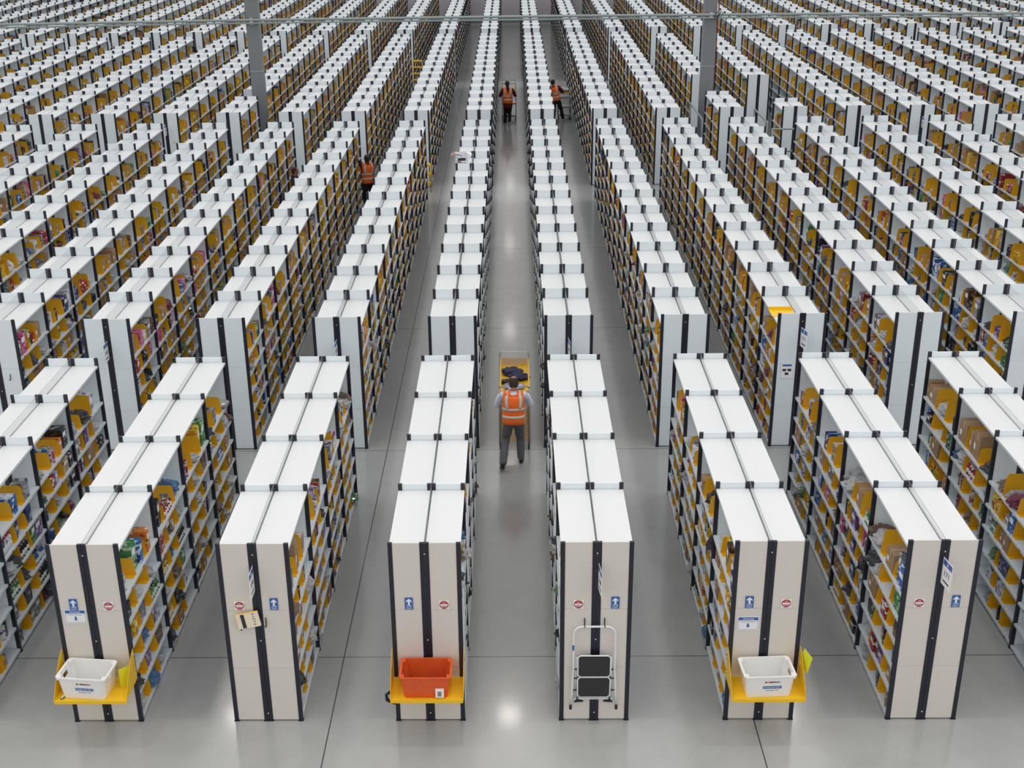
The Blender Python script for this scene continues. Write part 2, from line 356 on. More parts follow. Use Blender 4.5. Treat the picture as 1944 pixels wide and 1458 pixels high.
def project(x, y, z):
    d = Vector((x, y, z)) - CAM; k = d.dot(FW)
    if k < .5: return (-9999, -9999)
    return (UX + FPX * d.dot(RT) / k, 729 - FPX * d.dot(UP) / k)
def vis_side(r): return 1 if r <= 3 else -1
BLKY = [(0, 4 * B), (YB[2], YB[2] + 12 * B), (YB[3], YB[3] + 13 * B), (YB[4], YB[4] + 15 * B)]
def zmin(r, y=None):
    # lowest height on the aisle side of run r that clears the neighbouring run (at depth y)
    if r in (3, 4): return -1
    xn = XR(r + 1) if r < 3 else XR(r - 1) + W
    xr = XR(r) + W if r < 3 else XR(r)
    if y is not None:
        yc = CAM.y + (y - CAM.y) * abs(xn) / abs(xr)
        if not any(a <= yc <= b_ for a, b_ in BLKY): return -1
    return 2.5 - (D - W) * 7.2 / max(abs(xn), .5)

ordw = {1: 'first', 2: 'second', 3: 'third', 4: 'fourth', 5: 'fifth', 6: 'sixth', 7: 'seventh', 8: 'eighth', 9: 'ninth', 10: 'tenth', 11: 'eleventh', 12: 'twelfth', 13: 'thirteenth', 14: 'fourteenth', 15: 'fifteenth', 16: 'sixteenth', 17: 'seventeenth', 18: 'eighteenth', 19: 'nineteenth', 20: 'twentieth', 21: 'outermost'}
F1 = {0: ('leftmost front run', 'cut by the left edge of the photo'), 1: ('left white tote run', 'with a white tote on its left-hand end tray'), 2: ('hung binder run', 'with a cream binder hung on its end panel'),
      3: ('orange tote run', 'with an orange tote on its end tray'), 4: ('step stool run', 'with a folding step stool hung on its end panel'), 5: ('right white tote run', 'right of the step stool, carrying a white tote'),
      6: ('bare front run right', 'rightmost whole one, bare of tote or stool'), 7: ('rightmost front run', 'cut by the right edge of the photo')}
def side_txt(r): return '%s %s of centre aisle' % (ordw[4 - r] if r <= 3 else ordw[r - 3], 'left' if r <= 3 else 'right')
blockname = {1: 'front', 2: 'second', 3: 'third', 4: 'farthest'}
def run_label(blk, r, extra=''):
    if blk == 1: return 'front double-sided shelving run ' + F1[r][1]
    return 'pale shelving run in the %s block, %s%s' % (blockname[blk], side_txt(r), extra)
def run_short(blk, r):
    if blk == 1: return F1[r][0]
    return '%s block run %s' % (blockname[blk], side_txt(r).replace(' of centre aisle', ' of aisle'))

COMP = []   # goods compartments: dict
def mesh_back(n, h, pitch, full):
    b = MB(); z = .1 if full else 1.9
    zs = []
    while z < h - .01: zs.append(z); z += pitch
    for z in zs + [h - .008]: b.box(-0.001, 0.001, .02, n * B, z - 0.001, z + 0.001, M['wire'])
    y = .03
    while y < n * B: b.box(-0.001, 0.001, y - 0.001, y + 0.001, zs[0], h - .006, M['wire']); y += pitch
    return b.mesh('back_mesh')
MBACK = {}
def build_run(blk, r, k0, n, extra='', y_off=None):
    X = XR(r, blk); Y = (YB[blk] + k0 * B) if y_off is None else y_off; h = H_[blk]; top = h - PROT[blk]
    if blk == 1 and r in (0,): top = h - .125
    vs = vis_side(r)
    t = thing('shelving_run', run_label(blk, r, extra), 'shelving', (X, Y, 0), 0, 'double-sided shelving runs in the %s block' % blockname[blk])
    bx = {1: CX + .011, -1: CX - .011}
    levs = LEV[blk]
    near = blk <= 2
    # frames
    for k in range(n + 1):
        y = k * B
        if near:
            for j, px in enumerate(PXS):
                o = obj('upright_post', POSTM[blk], t, (px, y, 0))
                if k == 0 and j == 2:
                    for z in (h - .14, 1.18, .12):
                        q = MB(); q.tube([(0, 0, 0), (0, -.008, 0)], .009, M['bolt'], 8, ref=(1, 0, 0)); obj('bolt', q, o, (-PW / 2, -.001, z))
            for px in PNX: obj('end_panel', PANM[blk] if k == 0 or blk > 1 else PANM1_BOUNCE, t, (px, y, 0))
        else:
            key = ('fr', blk)
            if key not in MBACK:
                q = MB()
                for px in PXS: q.box(px - PW / 2, px + PW / 2, 0, .036, 0, h, M['navy'])
                MBACK[key] = q.mesh('upright_frame')
                q = MB()
                w2 = (W / 2 - 2 * PW - .004) / 2 + .004
                for px in PNX: q.box(px - w2, px + w2, .006, .02, .02, h, M['panel'])
                MBACK[('pn', blk)] = q.mesh('end_panel')
            obj('upright_frame', MBACK[key], t, (0, y, 0)); obj('end_panel', MBACK[('pn', blk)], t, (0, y, 0))
    for k in range(n):
        for s in (1, -1): obj('top_shelf', TOPM[s], t, (bx[s], k * B + .04, top))
    # lower shelves: aisle side seen by the camera one by one, the far side merged
    hid = MB(); sid = MB(); dv = MB()
    LS = B - .044
    for k in range(n):
        zm = min(zmin(r, Y + (k + f_) * B) for f_ in (.1, .5, .9))
        for li, z in enumerate(levs):
            s = -vs
            x0, x1 = sorted((bx[s], bx[s] + SD * s)); y0 = k * B + .04
            hid.box(x0, x1, y0, y0 + LS, z - .03, z, M['shelf'])
            seen = (levs[li + 1] if li + 1 < len(levs) else top) > zm - .15
            s = vs
            if near and seen:
                o = obj('shelf', SH[(s, rnd.randrange(6))], t, (bx[s], y0, z))
            else:
                x0, x1 = sorted((bx[s], bx[s] + SD * s)); sid.box(x0, x1, y0, y0 + LS, z - .03, z, M['shelf']); o = None
            if seen:
                big = li == len(levs) - 1
                c1 = LS * rnd.uniform(.30, .38); c2 = LS * rnd.uniform(.63, .72)
                for c in (c1, c2):
                    if near:
                        hh = .34 if (big and rnd.random() < .35) else rnd.choice((.235, .26, .235, .21) if blk == 1 else (.27, .28, .30, .28))
                        obj('shelf_divider', DIVM[(s, hh)], o, (0, c, 0))
                    else: divider_geom(dv, bx[s], y0 + c, z, s, rnd.choice((.30, .28)))
                for a_, b_, nm in ((.0, c1 - .08, 'near'), (c1 + .01, c2 - .08, 'middle'), (c2 + .01, LS, 'far')):
                    COMP.append(dict(blk=blk, r=r, k=k + k0, li=li, s=s, x=X + bx[s], y0=Y + y0 + a_, y1=Y + y0 + b_, z=z, h=(levs[li + 1] if li + 1 < len(levs) else top) - z - .045, big=big, pos=nm))
    o = obj('rear_shelves', hid, t); o['kind'] = 'stuff'
    if sid.v: o = obj('lower_shelves', sid, t); o['kind'] = 'stuff'
    if dv.v: o = obj('shelf_dividers', dv, t); o['kind'] = 'stuff'
    key = (n, blk)
    if key not in MBACK: MBACK[key] = mesh_back(n, h + (.02 if near else 0), .05 if near else .16, blk == 1)
    obj('back_mesh', MBACK[key], t, (CX, 0, 0))
    return t

RUNS = {}
for r in range(0, 8): RUNS[(1, r)] = build_run(1, r, 0, 4)
def in_view(blk, r, k):
    pts = [project(XR(r) + dx, YB[blk] + (k + dk) * B, z) for dx in (0, W) for dk in (0, 1) for z in (0.9, 2.5)]
    return any(-25 < p[0] < 1970 and p[1] > -25 for p in pts) 
NB = {2: 12, 3: 13, 4: 15}
for blk in (2, 3, 4):
    for r in range(-17, 25):
        ks = [k for k in range(NB[blk]) if in_view(blk, r, k)]
        if not ks: continue
        if blk == 4: ks = list(range(min(ks), max(ks) + 1))
        if blk == 3 and r in (-1, 7, 8):
            kk = {-1: 2, 7: 2, 8: 1}[r]
            build_run(3, r, 0, kk, ', short part before column')
            y2 = {-1: 3, 7: 4.45, 8: 4.3}[r]
            build_run(3, r, y2, 13 - math.ceil(y2), ', long part behind column')
            continue
        RUNS[(blk, r)] = build_run(blk, r, min(ks), max(ks) - min(ks) + 1)
# ------------------------------------------------------------------ goods on the shelves
def unit_book(mat):
    b = MB()   # x depth 0..1 towards aisle (+x), y thickness, z height ; spine on the aisle side
    b.box(0, 1, 0, .10, 0, 1, mat); b.box(0, 1, .90, 1, 0, 1, mat); b.box(.97, 1, .10, .90, 0, 1, mat); b.box(.02, .97, .10, .90, .015, .985, M['paper'])
    return b.mesh('book')
def unit_box(mat):
    b = MB(); b.bevbox(0, 1, 0, 1, 0, 1, .018, mat); b.box(.999, 1.004, .2, .8, .55, .8, M['paper']); b.box(.3, .7, -.004, .001, .15, .4, M['paper'])
    return b.mesh('product_box')
def unit_carton():
    b = MB(); b.bevbox(0, 1, 0, 1, 0, 1, .01, M['carton']); b.box(-.001, 1.003, .44, .56, .9, 1.004, M['tape']); b.box(1.0, 1.004, .44, .56, .72, .96, M['tape'])
    b.box(.0, 1.0, .498, .502, .995, 1.006, M['ink']); b.box(1.0, 1.004, .12, .36, .3, .55, M['paper']); b.box(.25, .6, -.004, 0, .35, .6, M['paper'])
    return b.mesh('carton')
def unit_bag(mat, seed):
    bm = bmesh.new(); bmesh.ops.create_icosphere(bm, subdivisions=3, radius=.5)
    for v in bm.verts:
        d = v.co.normalized(); n = noise.noise(d * 2.6 + Vector((seed * 7.1, 0, 0))) * .22 + noise.noise(d * 7 + Vector((0, seed * 3.3, 0))) * .12 + abs(noise.noise(d * 13 + Vector((seed, 1, 2)))) * .06
        v.co = d * (.5 + n); v.co.z = (v.co.z + .45) * .95 if v.co.z > -.45 else 0
        v.co.x += .5; v.co.y += .5
    zmin_ = min(v.co.z for v in bm.verts)
    for v in bm.verts: v.co.z = max(v.co.z, zmin_ * .4) - zmin_ * .4
    me = bpy.data.meshes.new('plastic_bag'); bm.to_mesh(me); bm.free(); me.materials.append(mat)
    return me
def unit_bottle(mat, cap):
    b = MB(); pr = [(.42, 0), (.46, .03), (.46, .62), (.38, .74), (.17, .80), (.17, .86)]
    b.tube([(.5, .5, z) for r_, z in pr], [r_ for r_, z in pr], mat, 12); b.tube([(.5, .5, .86), (.5, .5, 1)], .21, cap, 10)
    b.tube([(.5, .5, .2), (.5, .5, .5)], .468, M['paper'], 12)
    return b.mesh('bottle')
pal = [p[0] for p in PAL]
BOOKM = {k: unit_book(M['p_' + k]) for k in pal}; BOXM = {k: unit_box(M['p_' + k]) for k in pal}
CARTM = unit_carton(); BAGM = {(k, i): unit_bag(M['b_' + k], i + 3 * j) for j, (k, c) in enumerate(BAGS) for i in range(3)}
BOTM = {k: unit_bottle(M['p_' + k], M['b_white'] if k != 'white' else M['sred']) for k in ('red', 'white', 'blue', 'green', 'black', 'lemon yellow')}
BW = [10, 5, 4, 4, 3, 2, 2, 1]
ITEMS = []   # kind, colour, mesh, x0,y0,z0, sx,sy,sz, rz, comp
def fill(c, g):
    s = c['s']; L = c['y1'] - c['y0']; dep = SD - .03; far = c['blk'] >= 3
    hmax = min(c['h'], .46 if c['big'] else .3)
    kind = g.choices(['book', 'same', 'box', 'carton', 'bag', 'bottle', 'none'], [16, 14, 23, 14, 23, 6, 4 if not far else 2])[0]
    ec = c['x'] + (SD - .012) * s         # aisle edge
    def put(k, col, me, y, dy, dx, dz, inset=0.0, z=0, rz=0):
        # x extent: from aisle edge inward dx ; meshes have +x towards aisle
        ox = ec - inset * s
        ITEMS.append((k, col, me, ox - dx * s, y, c['z'] + .001 + z, dx * s, dy, dz, rz, c))
    y = c['y0'] + .008
    if kind == 'none': return
    if kind in ('book', 'same'):
        col = g.choices(pal, WTS)[0]; hh = g.uniform(.19, .28) ; dx = g.uniform(.16, .30); t0 = g.uniform(.025, .05)
        n = g.randint(3, 8) if not far else g.randint(2, 3)
        if far: t0 *= 2
        for i in range(n):
            if kind == 'book': col = g.choices(pal, WTS)[0]; hh = g.uniform(.18, .28); t = g.uniform(.018, .05) * (2 if far else 1); dx = g.uniform(.14, .26)
            else: t = t0
            if y + t > c['y1'] - .01: break
            put('book', col, BOOKM[col], y, t * .96, dx, min(hh, hmax), g.uniform(0, .05) if kind == 'book' else .02); y += t + (.002 if kind == 'book' else .003)
    elif kind == 'box':
        n = g.choice((1, 2, 2, 3)); y += g.uniform(0, .03)
        for i in range(n):
            col = g.choices(pal, WTS)[0]; w_ = min(g.uniform(.09, .24), c['y1'] - y - .01)
            if w_ < .05: break
            hz = min(g.uniform(.13, .29) * (1.35 if c['big'] else 1), hmax); dx = g.uniform(.16, .34)
            put('product_box', col, BOXM[col], y, w_, dx, hz, g.uniform(0, .06), 0, g.uniform(-.05, .05))
            if hz < .15 and g.random() < .5 and hz * 2 < hmax:
                c2 = g.choices(pal, WTS)[0]; put('product_box', c2, BOXM[c2], y + .01, w_ * .85, dx * .85, hz * .9, .04, hz + .002, 0)
            y += w_ + g.uniform(.008, .03)
    elif kind == 'carton':
        n = g.choice((1, 1, 2))
        for i in range(n):
            w_ = min(g.uniform(.16, .36), c['y1'] - y - .015)
            if w_ < .08: break
            put('carton', 'brown', CARTM, y + .005, w_, g.uniform(.2, .34), min(g.uniform(.14, .29) * (1.4 if c['big'] else 1), hmax), g.uniform(0, .05), 0, g.uniform(-.04, .04)); y += w_ + .02
    elif kind == 'bag':
        n = g.choice((1, 1, 2))
        for i in range(n):
            col = g.choices([b_[0] for b_ in BAGS], BW)[0]; w_ = min(g.uniform(.18, .36), c['y1'] - y)
            if w_ < .1: break
            put('plastic_bag', col, BAGM[(col, g.randrange(3))], y, w_, g.uniform(.26, .38), min(g.uniform(.12, .24), hmax), g.uniform(-.05, .03)); y += w_ * .95
    elif kind == 'bottle':
        col = g.choice(list(BOTM)); d_ = g.uniform(.05, .08); hz = min(g.uniform(.14, .24), hmax); n = int(L / (d_ + .006))
        if far: n = min(n, 3)
        for i in range(min(n, 5)):
            for q in range(1 if far else 2): put('bottle', col, BOTM[col], y + i * (d_ + .006), d_, d_, hz, .01 + q * (d_ + .004))
g = random.Random(11)
for c in COMP: fill(c, g)
def size_key(it):
    k, col, me, x, y, z, sx, sy, sz, rz, c = it
    cx = x + sx / 2; d = Vector((cx, y + sy / 2, z + sz / 2)) - CAM; L2 = d.length_squared
    n = d.normalized(); a = abs(sy * sz * n.x) + abs(sx * sz * n.y) + abs(sx * sy * n.z)
    u, v = project(cx, y, z)
    if not (-5 < u < 1949 and -5 < v < 1463): return 0
    if z + sz < zmin(c['r'], y): return a / L2 * .1
    return a / L2
byk = {}
for it in ITEMS: byk.setdefault(it[0], []).append(it)
BAYW = {0: 'nearest bay', 1: 'second bay', 2: 'third bay', 3: 'fourth bay', 4: 'fifth bay', 5: 'sixth bay', 6: 'seventh bay', 7: 'eighth bay', 8: 'ninth bay', 9: 'tenth bay', 10: 'eleventh bay', 11: 'twelfth bay', 12: 'rear bay'}
SHW = {5: 'top shelf', 4: 'second shelf', 3: 'third shelf', 2: 'fourth shelf', 1: 'fifth shelf', 0: 'bottom shelf'}
ORD = ['first', 'second', 'third', 'fourth', 'fifth', 'sixth', 'seventh', 'eighth', 'ninth', 'tenth', 'eleventh', 'twelfth']
KW = {'book': ('{c} book', 'book', 'upright books on the shelving'), 'product_box': ('{c} box', 'box', 'printed boxes on the shelving'), 'carton': ('{c} cardboard carton', 'carton', 'cardboard cartons on the shelving'),
      'plastic_bag': ('{c} bag', 'bag', 'crumpled plastic bags on the shelving'), 'bottle': ('{c} bottle', 'bottle', 'bottles on the shelving')}
STUFFN = {'book': ('packed_books', 'many upright books packed along the farther shelves', 'books'), 'product_box': ('packed_boxes', 'many printed boxes packed along the farther shelves', 'boxes'),
          'carton': ('packed_cartons', 'many brown cardboard cartons packed along the farther shelves', 'cartons'), 'plastic_bag': ('packed_bags', 'many crumpled plastic bags lying along the farther shelves', 'bags'), 'bottle': ('packed_bottles', 'many bottles standing along the farther shelves', 'bottles')}
def run_ref(c): return F1[c['r']][0] if c['blk'] == 1 else '%s-block run %s' % (blockname[c['blk']], side_txt(c['r']).replace(' of centre aisle', ' of aisle'))
ico = bmesh.new(); bmesh.ops.create_icosphere(ico, subdivisions=1, radius=.5); ICOV = [v.co.copy() for v in ico.verts]; ICOF = [[v.index for v in f.verts] for f in ico.faces]; ico.free()
for k, its in byk.items():
    its.sort(key=size_key, reverse=True)
    samec = {}
    for it in its[:300]: samec.setdefault('%s|%s' % (KW[k][0].format(c=it[1]), id(it[10])), []).append((it[4], -abs(it[3])))
    for v_ in samec.values(): v_.sort()
    for it in its[:300]:
        _, col, me, x, y, z, sx, sy, sz, rz, c = it
        # mirrored items are turned by half a turn instead of a negative scale
        if sx > 0: o = obj(k, me, None, (x, y, z), (0, 0, rz), (sx, sy, sz))
        else: o = obj(k, me, None, (x, y + sy, z), (0, 0, PI + rz), (-sx, sy, sz))
        base = '%s|%s' % (KW[k][0].format(c=col), id(c)); same = samec[base]; n_ = ORD[min(same.index((y, -abs(x))), 11)] + ' ' if len(same) > 1 else ''
        lab = '%s%s, %s, %s, %s, %s' % (n_, KW[k][0].format(c=col), {'near': 'near end', 'far': 'far end', 'middle': 'middle'}[c['pos']], SHW[c['li']], BAYW[c['k']], run_ref(c))
        tag(o, lab, KW[k][1], KW[k][2])
    b = MB(); lim = its[300:]
    for it in lim:
        _, col, me, x, y, z, sx, sy, sz, rz, c = it
        if size_key(it) == 0: continue
        x0, x1 = sorted((x, x + sx))
        if k == 'plastic_bag':
            m = M['b_' + col]; q = random.Random(int(x * 999 + y * 77))
            b.add([((x0 + x1) / 2 + v.x * (x1 - x0) * q.uniform(.7, 1.2), y + sy / 2 + v.y * sy * q.uniform(.7, 1.1), z + sz * .5 + max(v.z, -.45) * sz * q.uniform(.8, 1.2)) for v in ICOV], ICOF, m)
        elif k == 'bottle': b.tube([(x0 + abs(sx) / 2, y + sy / 2, z), (x0 + abs(sx) / 2, y + sy / 2, z + sz * .75), (x0 + abs(sx) / 2, y + sy / 2, z + sz)], [sy * .45, sy * .45, sy * .2], M['p_' + col], 6)
        elif k == 'carton': b.box(x0, x1, y, y + sy, z, z + sz, M['carton'])
        else: b.box(x0, x1, y, y + sy, z, z + sz, M['p_' + col])
    if b.v:
        o = obj(STUFFN[k][0], b); tag(o, STUFFN[k][1], STUFFN[k][2]); o['kind'] = 'stuff'

# ------------------------------------------------------------------ signs, trays, totes, stool
def sign_oneway(parent, x, z, y=0.0):
    b = MB(); b.box(-.048, .048, -.004, 0, -.08, .08, M['sblue']); o = obj('one_way_sign', b, parent, (x, y, z)); o['label'] = 'blue one way arrow sign'
    a = MB(); a.prism([(-.012, -.02), (.012, -.02), (.012, .035), (.034, .018), (.034, .036), (0, .068), (-.034, .036), (-.034, .018), (-.012, .035)], 'y', -.0055, -.004, M['paper']); obj('arrow', a, o)
    obj('lettering', TXT['ONE\nWAY'], o, (0, -.0045, -.05), (PI / 2, 0, 0))
def sign_noentry(parent, x, z, y=0.0):
    b = MB(); b.box(-.06, .06, -.003, 0, -.06, .06, M['paper']); o = obj('no_entry_sign', b, parent, (x, y, z)); o['label'] = 'round red no entry sign on a white square'
    d = MB(); d.tube([(0, -.003, 0), (0, -.005, 0)], .054, M['sred'], 28, smooth=False); obj('disc', d, o)
    d = MB(); d.box(-.044, .044, -.0065, -.005, -.011, .011, M['paper']); obj('bar', d, o)
    obj('lettering', TXT['NO'], o, (0, -.0055, .028), (PI / 2, 0, 0)); obj('lettering', TXT['ENTRY'], o, (0, -.0055, -.028), (PI / 2, 0, 0))
TXT = {'ONE\nWAY': text_mesh('ONE\nWAY', .030, M['paper'], 'lettering'), 'NO': text_mesh('NO', .024, M['paper'], 'lettering'), 'ENTRY': text_mesh('ENTRY', .024, M['paper'], 'lettering'),
       'Amnesty': text_mesh('Amnesty', .036, M['paper'], 'lettering'), 'FOUND': text_mesh('FOUND AN ITEM ?', .024, M['paper'], 'lettering'), 'AT': text_mesh('Amnesty Tote', .026, M['ink'], 'lettering')}
def sign_amnesty(parent, x, z):
    b = MB(); b.box(-.13, .13, -.003, 0, -.095, .095, M['paper']); o = obj('amnesty_notice', b, parent, (x, 0, z)); o['label'] = 'white notice with blue Amnesty heading and down arrow'
    h = MB(); h.box(-.118, .118, -.0045, -.003, .045, .085, M['sblue']); obj('header', h, o); obj('lettering', TXT['Amnesty'], o, (0, -.005, .066), (PI / 2, 0, 0))
    h = MB()
    for zz, w_ in ((.03, .11), (.018, .08)):
        q = -w_
        while q < w_: h.box(q, q + .012, -.004, -.003, zz - .003, zz + .003, M['greyink']); q += .018
    h.box(-.118, .118, -.004, -.003, -.084, -.081, M['sblue'])
    for s in (-.118, .115): h.box(s, s + .003, -.004, -.003, -.084, .045, M['sblue'])
    h.prism([(-.011, 0), (.011, 0), (.011, -.032), (.024, -.032), (0, -.06), (-.024, -.032), (-.011, -.032)], 'y', -.0045, -.003, M['sblue']); obj('printing', h, o)
def flag_sign(parent, x, z, txt, head, w_=.24, h=.34, lean=0.0, y=0):
    b = MB(); b.box(-.0015, .0015, -w_, 0, -h / 2, h / 2, M['paper'])
    o = obj('aisle_number_sign', b, parent, (x, y, z), (0, 0, lean)); o['label'] = 'white flag sign with a blue heading, sticking out into the aisle'
    for s in (-1, 1):
        k = MB(); x0, x1 = sorted((s * .0015, s * .003)); k.box(x0, x1, -w_ + .015, -.015, h / 2 - .085, h / 2 - .015, M['sblue']) ; obj('heading', k, o)
        k = MB(); k.box(x0, x1, -w_ + .05, -.05, -h / 2 + .05, -h / 2 + .07, M['ink']); obj('bar', k, o)
        rz = -PI / 2 if s < 0 else PI / 2
        obj('lettering', NUM[txt], o, (s * .003, -w_ / 2, -.01), (PI / 2, 0, rz)); obj('lettering', HEADT[head], o, (s * .0035, -w_ / 2, h / 2 - .05), (PI / 2, 0, rz))
NUM = {t_: text_mesh(t_, .10, M['ink'], 'lettering') for t_ in ('154', '171', '160')}
HEADT = {'B': text_mesh('B', .06, M['paper'], 'lettering')}
for r in range(1, 7):
    R_ = RUNS[(1, r)]
    left = r in (1, 3, 5)
    dx = {1: (.29, .64), 2: (.27, .64), 3: (.24, .64), 4: (.20, .635), 5: (.16, .62), 6: (.13, .58)}[r]
    arrow, ne = {1: (-5.235, -4.82), 2: (-2.855, -3.265), 3: (-1.26, -.847), 4: (1.168, .735), 5: (2.737, 3.168), 6: (5.142, 4.717)}[r]
    X = XR(r)
    sign_oneway(R_, arrow - X, 1.69); sign_noentry(R_, ne - X, 1.67)
sign_amnesty(RUNS[(1, 1)], -5.232 - XR(1), 1.53); sign_amnesty(RUNS[(1, 5)], 2.74 - XR(5), 1.395)
flag_sign(RUNS[(1, 2)], CX - .01, 2.05, '154', 'B'); flag_sign(RUNS[(1, 6)], CX, 2.12, '171', 'B', lean=.12); flag_sign(RUNS[(1, 4)], CX + .02, 2.06, '160', 'B', lean=.1)
for r, zz in ((0, 1.95), (2, 1.95), (4, 1.95), (6, 2.1), (8, 2.0)):
    if (2, r) in RUNS: flag_sign(RUNS[(2, r)], CX - .01, zz, '171' if r == 6 else '160', 'B', lean={6: .25, 4: .12, 2: -.06}.get(r, 0))
for blk, r in ((3, 10), (3, -2), (4, -4), (4, -6), (4, 14)):
    if (blk, r) in RUNS: flag_sign(RUNS[(blk, r)], CX, 1.95, '160', 'B')
def poster(parent, x, z, w_, h, y=0):
    b = MB(); b.box(-w_ / 2, w_ / 2, -.003, 0, -h / 2, h / 2, M['paper']); o = obj('picture_notice', b, parent, (x, y, z)); o['label'] = 'white notice with blue heading and three small pictures'
    k = MB(); k.box(-w_ * .4, w_ * .4, -.0045, -.003, h * .3, h * .43, M['sblue'])
    for a, c in ((-.22, .05), (.22, .05), (0, -.2)): k.box((a - .16) * w_, (a + .16) * w_, -.0045, -.003, (c - .08) * h, (c + .08) * h, M['ink'])
    obj('printing', k, o)
poster(RUNS[(2, 6)], 4.73 - XR(6), 1.46, .2, .28)
def hook(parent, x, z, y=0):
    b = MB(); b.tube([(0, 0, .055), (0, -.012, .05), (0, -.014, -.02), (0, -.03, -.045), (0, -.055, -.04), (0, -.06, -.015)], .007, M['black'], 6); return obj('wall_hook', b, parent, (x, y, z))
hook(RUNS[(1, 2)], -2.967 - XR(2), 1.44); hook(RUNS[(1, 2)], -3.26 - XR(2), 1.40)
hook(RUNS[(1, 4)], .811 - XR(4), 1.42); hook(RUNS[(1, 4)], 1.047 - XR(4), 1.42)
for dx in (.14, .62): hook(RUNS[(2, -1)], dx, 1.45) if (2, -1) in RUNS else None
b = MB(); b.box(-.05, .05, -.003, 0, -.03, .03, M['cream'])
if (3, -2) in RUNS: obj('paper_note', b, RUNS[(3, -2)], (.62, 0, 1.55))

def tray(r, label):
    X = XR(r); t = thing('end_tray', label, 'tray', (X + W / 2, 0, .65), 0, 'yellow end trays on the front runs')
    b = MB(); hw = W / 2 + .005; y0 = -.008
    b.box(-hw, hw, -.47, y0, 0, .004, M['tray_yellow']); b.box(-hw, hw, -.474, -.47, -.03, .012, M['tray_yellow']); obj('tray_shelf', b, t)
    for s in (-1, 1):
        k = MB(); x0, x1 = (hw, hw + .004) if s > 0 else (-hw - .004, -hw)
        k.prism([(y0, 0), (-.474, 0), (-.474, .01), (-.30, .22), (-.10, .40), (y0 - .01, .43), (y0, .43)], 'x', x0, x1, M['tray_yellow']); o = obj('side_plate', k, t)
        for z in (.08, .36):
            q = MB(); q.tube([(s * (hw + .004), -.03, z), (s * (hw + .013), -.03, z)], .012, M['bolt'], 8, ref=(0, 0, 1)); obj('bolt', q, o)
    return t
tray(1, 'yellow steel tray holding a white tote on the left front run end'); tray(3, 'yellow steel tray holding the orange tote'); T5 = tray(5, 'yellow steel tray holding a white tote, right of the step stool')
b = MB(); b.prism([(-.015, .30), (-.004, -.02), (.03, -.14), (.045, .16)], 'x', 0, .002, M['lime'])
k = obj('instruction_card', b, None, (XR(5) + W + .03, -.16, .95), (0, 0, -.5)); tag(k, 'bright yellow card stuck outside the right white tote tray', 'card')
k.data = (lambda q: q.mesh('instruction_card'))((lambda q: (q.box(-.001, .001, -.09, .09, -.12, .12, M['lime']), q)[1])(MB())); k.location = (XR(5) + W + .045, -.17, .98); k.rotation_euler = (.15, .12, .35)
k = MB(); k.box(-.001, .001, -.07, .07, -.13, .13, M['lime']); k = obj('instruction_card', k, None, (XR(1) + W - .002, -.12, .86), (0, 0, -.9)); tag(k, 'bright yellow card standing inside the left white tote tray', 'card')
k.location = (XR(1) + W - .075, -.17, .79)
b = MB(); b.bevbox(-.016, .016, -.10, .10, 0, .02, .005, M['b_green']); b.box(-.008, .008, -.09, .05, .02, .023, M['paper']); tag(obj('marker_pen', b, None, (XR(1) + .10, -.34, .655), (0, 0, -.35)), 'green marker pen on the yellow tray beside the white tote', 'pen')

def tote(loc, rz, mat, label, white, group=None, L=.60, Wd=.40, Ht=.30):
    t = thing('plastic_tote', label, 'tote', loc, rz, group)
    b = MB(); th = .006
    def ring(f, z, ins=0):
        a, c = L / 2 * f - ins, Wd / 2 * f - ins; q = .03
        return [(-a + q, -c, z), (a - q, -c, z), (a, -c + q, z), (a, c - q, z), (a - q, c, z), (-a + q, c, z), (-a, c - q, z), (-a, -c + q, z)]
    def skin(f0, z0, f1, z1, ins, flip, hole=False):
        r0, r1 = ring(f0, z0, ins), ring(f1, z1, ins)
        for i in range(8):
            q = [r0[i], r0[(i + 1) % 8], r1[(i + 1) % 8], r1[i]]
            if hole and i in (2, 6):      # hand hole in the short sides
                A, Bq, C_, Dq = [Vector(v) for v in q]
                def pt(u, v): return (A.lerp(Bq, u)).lerp(Dq.lerp(C_, u), v)
                us, vs_ = (0, .32, .68, 1), (0, .60, .80, 1)
                for a in range(3):
                    for c in range(3):
                        if a == 1 and c == 1: continue
                        b.add([pt(us[a], vs_[c]), pt(us[a + 1], vs_[c]), pt(us[a + 1], vs_[c + 1]), pt(us[a], vs_[c + 1])], [(0, 1, 2, 3)], mat)
            else: b.add(q, [(0, 1, 2, 3)], mat)
    skin(.86, 0, .965, Ht, 0, False, True); skin(.86, th, .965, Ht, th, True, True)
    r0, r1 = ring(.965, Ht, th), ring(1.03, Ht); r2 = ring(1.03, Ht - .018); r3 = ring(.965, Ht - .018)
    for A_, B_ in ((r0, r1), (r1, r2), (r2, r3)):
        for i in range(8): b.add([A_[i], A_[(i + 1) % 8], B_[(i + 1) % 8], B_[i]], [(0, 1, 2, 3)], mat)
    b.add(ring(.86, th, th), [tuple(range(8))], mat); b.add(ring(.86, 0), [tuple(range(7, -1, -1))], mat)
    obj('tote_body', b, t)
    for sx in (-1, 1):
        for sy in (-1, 1):
            k = MB(); k.box(sx * L * .455 - .022, sx * L * .455 + .022, sy * Wd * .39 - .03, sy * Wd * .39 + .03, Ht - .045, Ht - .002, mat); obj('stacking_block', k, t)
    k = MB()
    for i in range(22): k.box(-L * .40 + i * L * .8 / 22, -L * .40 + i * L * .8 / 22 + .008, -Wd * .38, Wd * .38, th, th + .004, mat)
    obj('floor_grid', k, t)
    return t
def decal(t, name, L=.6, Wd=.40, Ht=.30):
    # labels on the camera-facing long side, which leans by the taper
    e = bpy.data.objects.new('front_label', None); return e
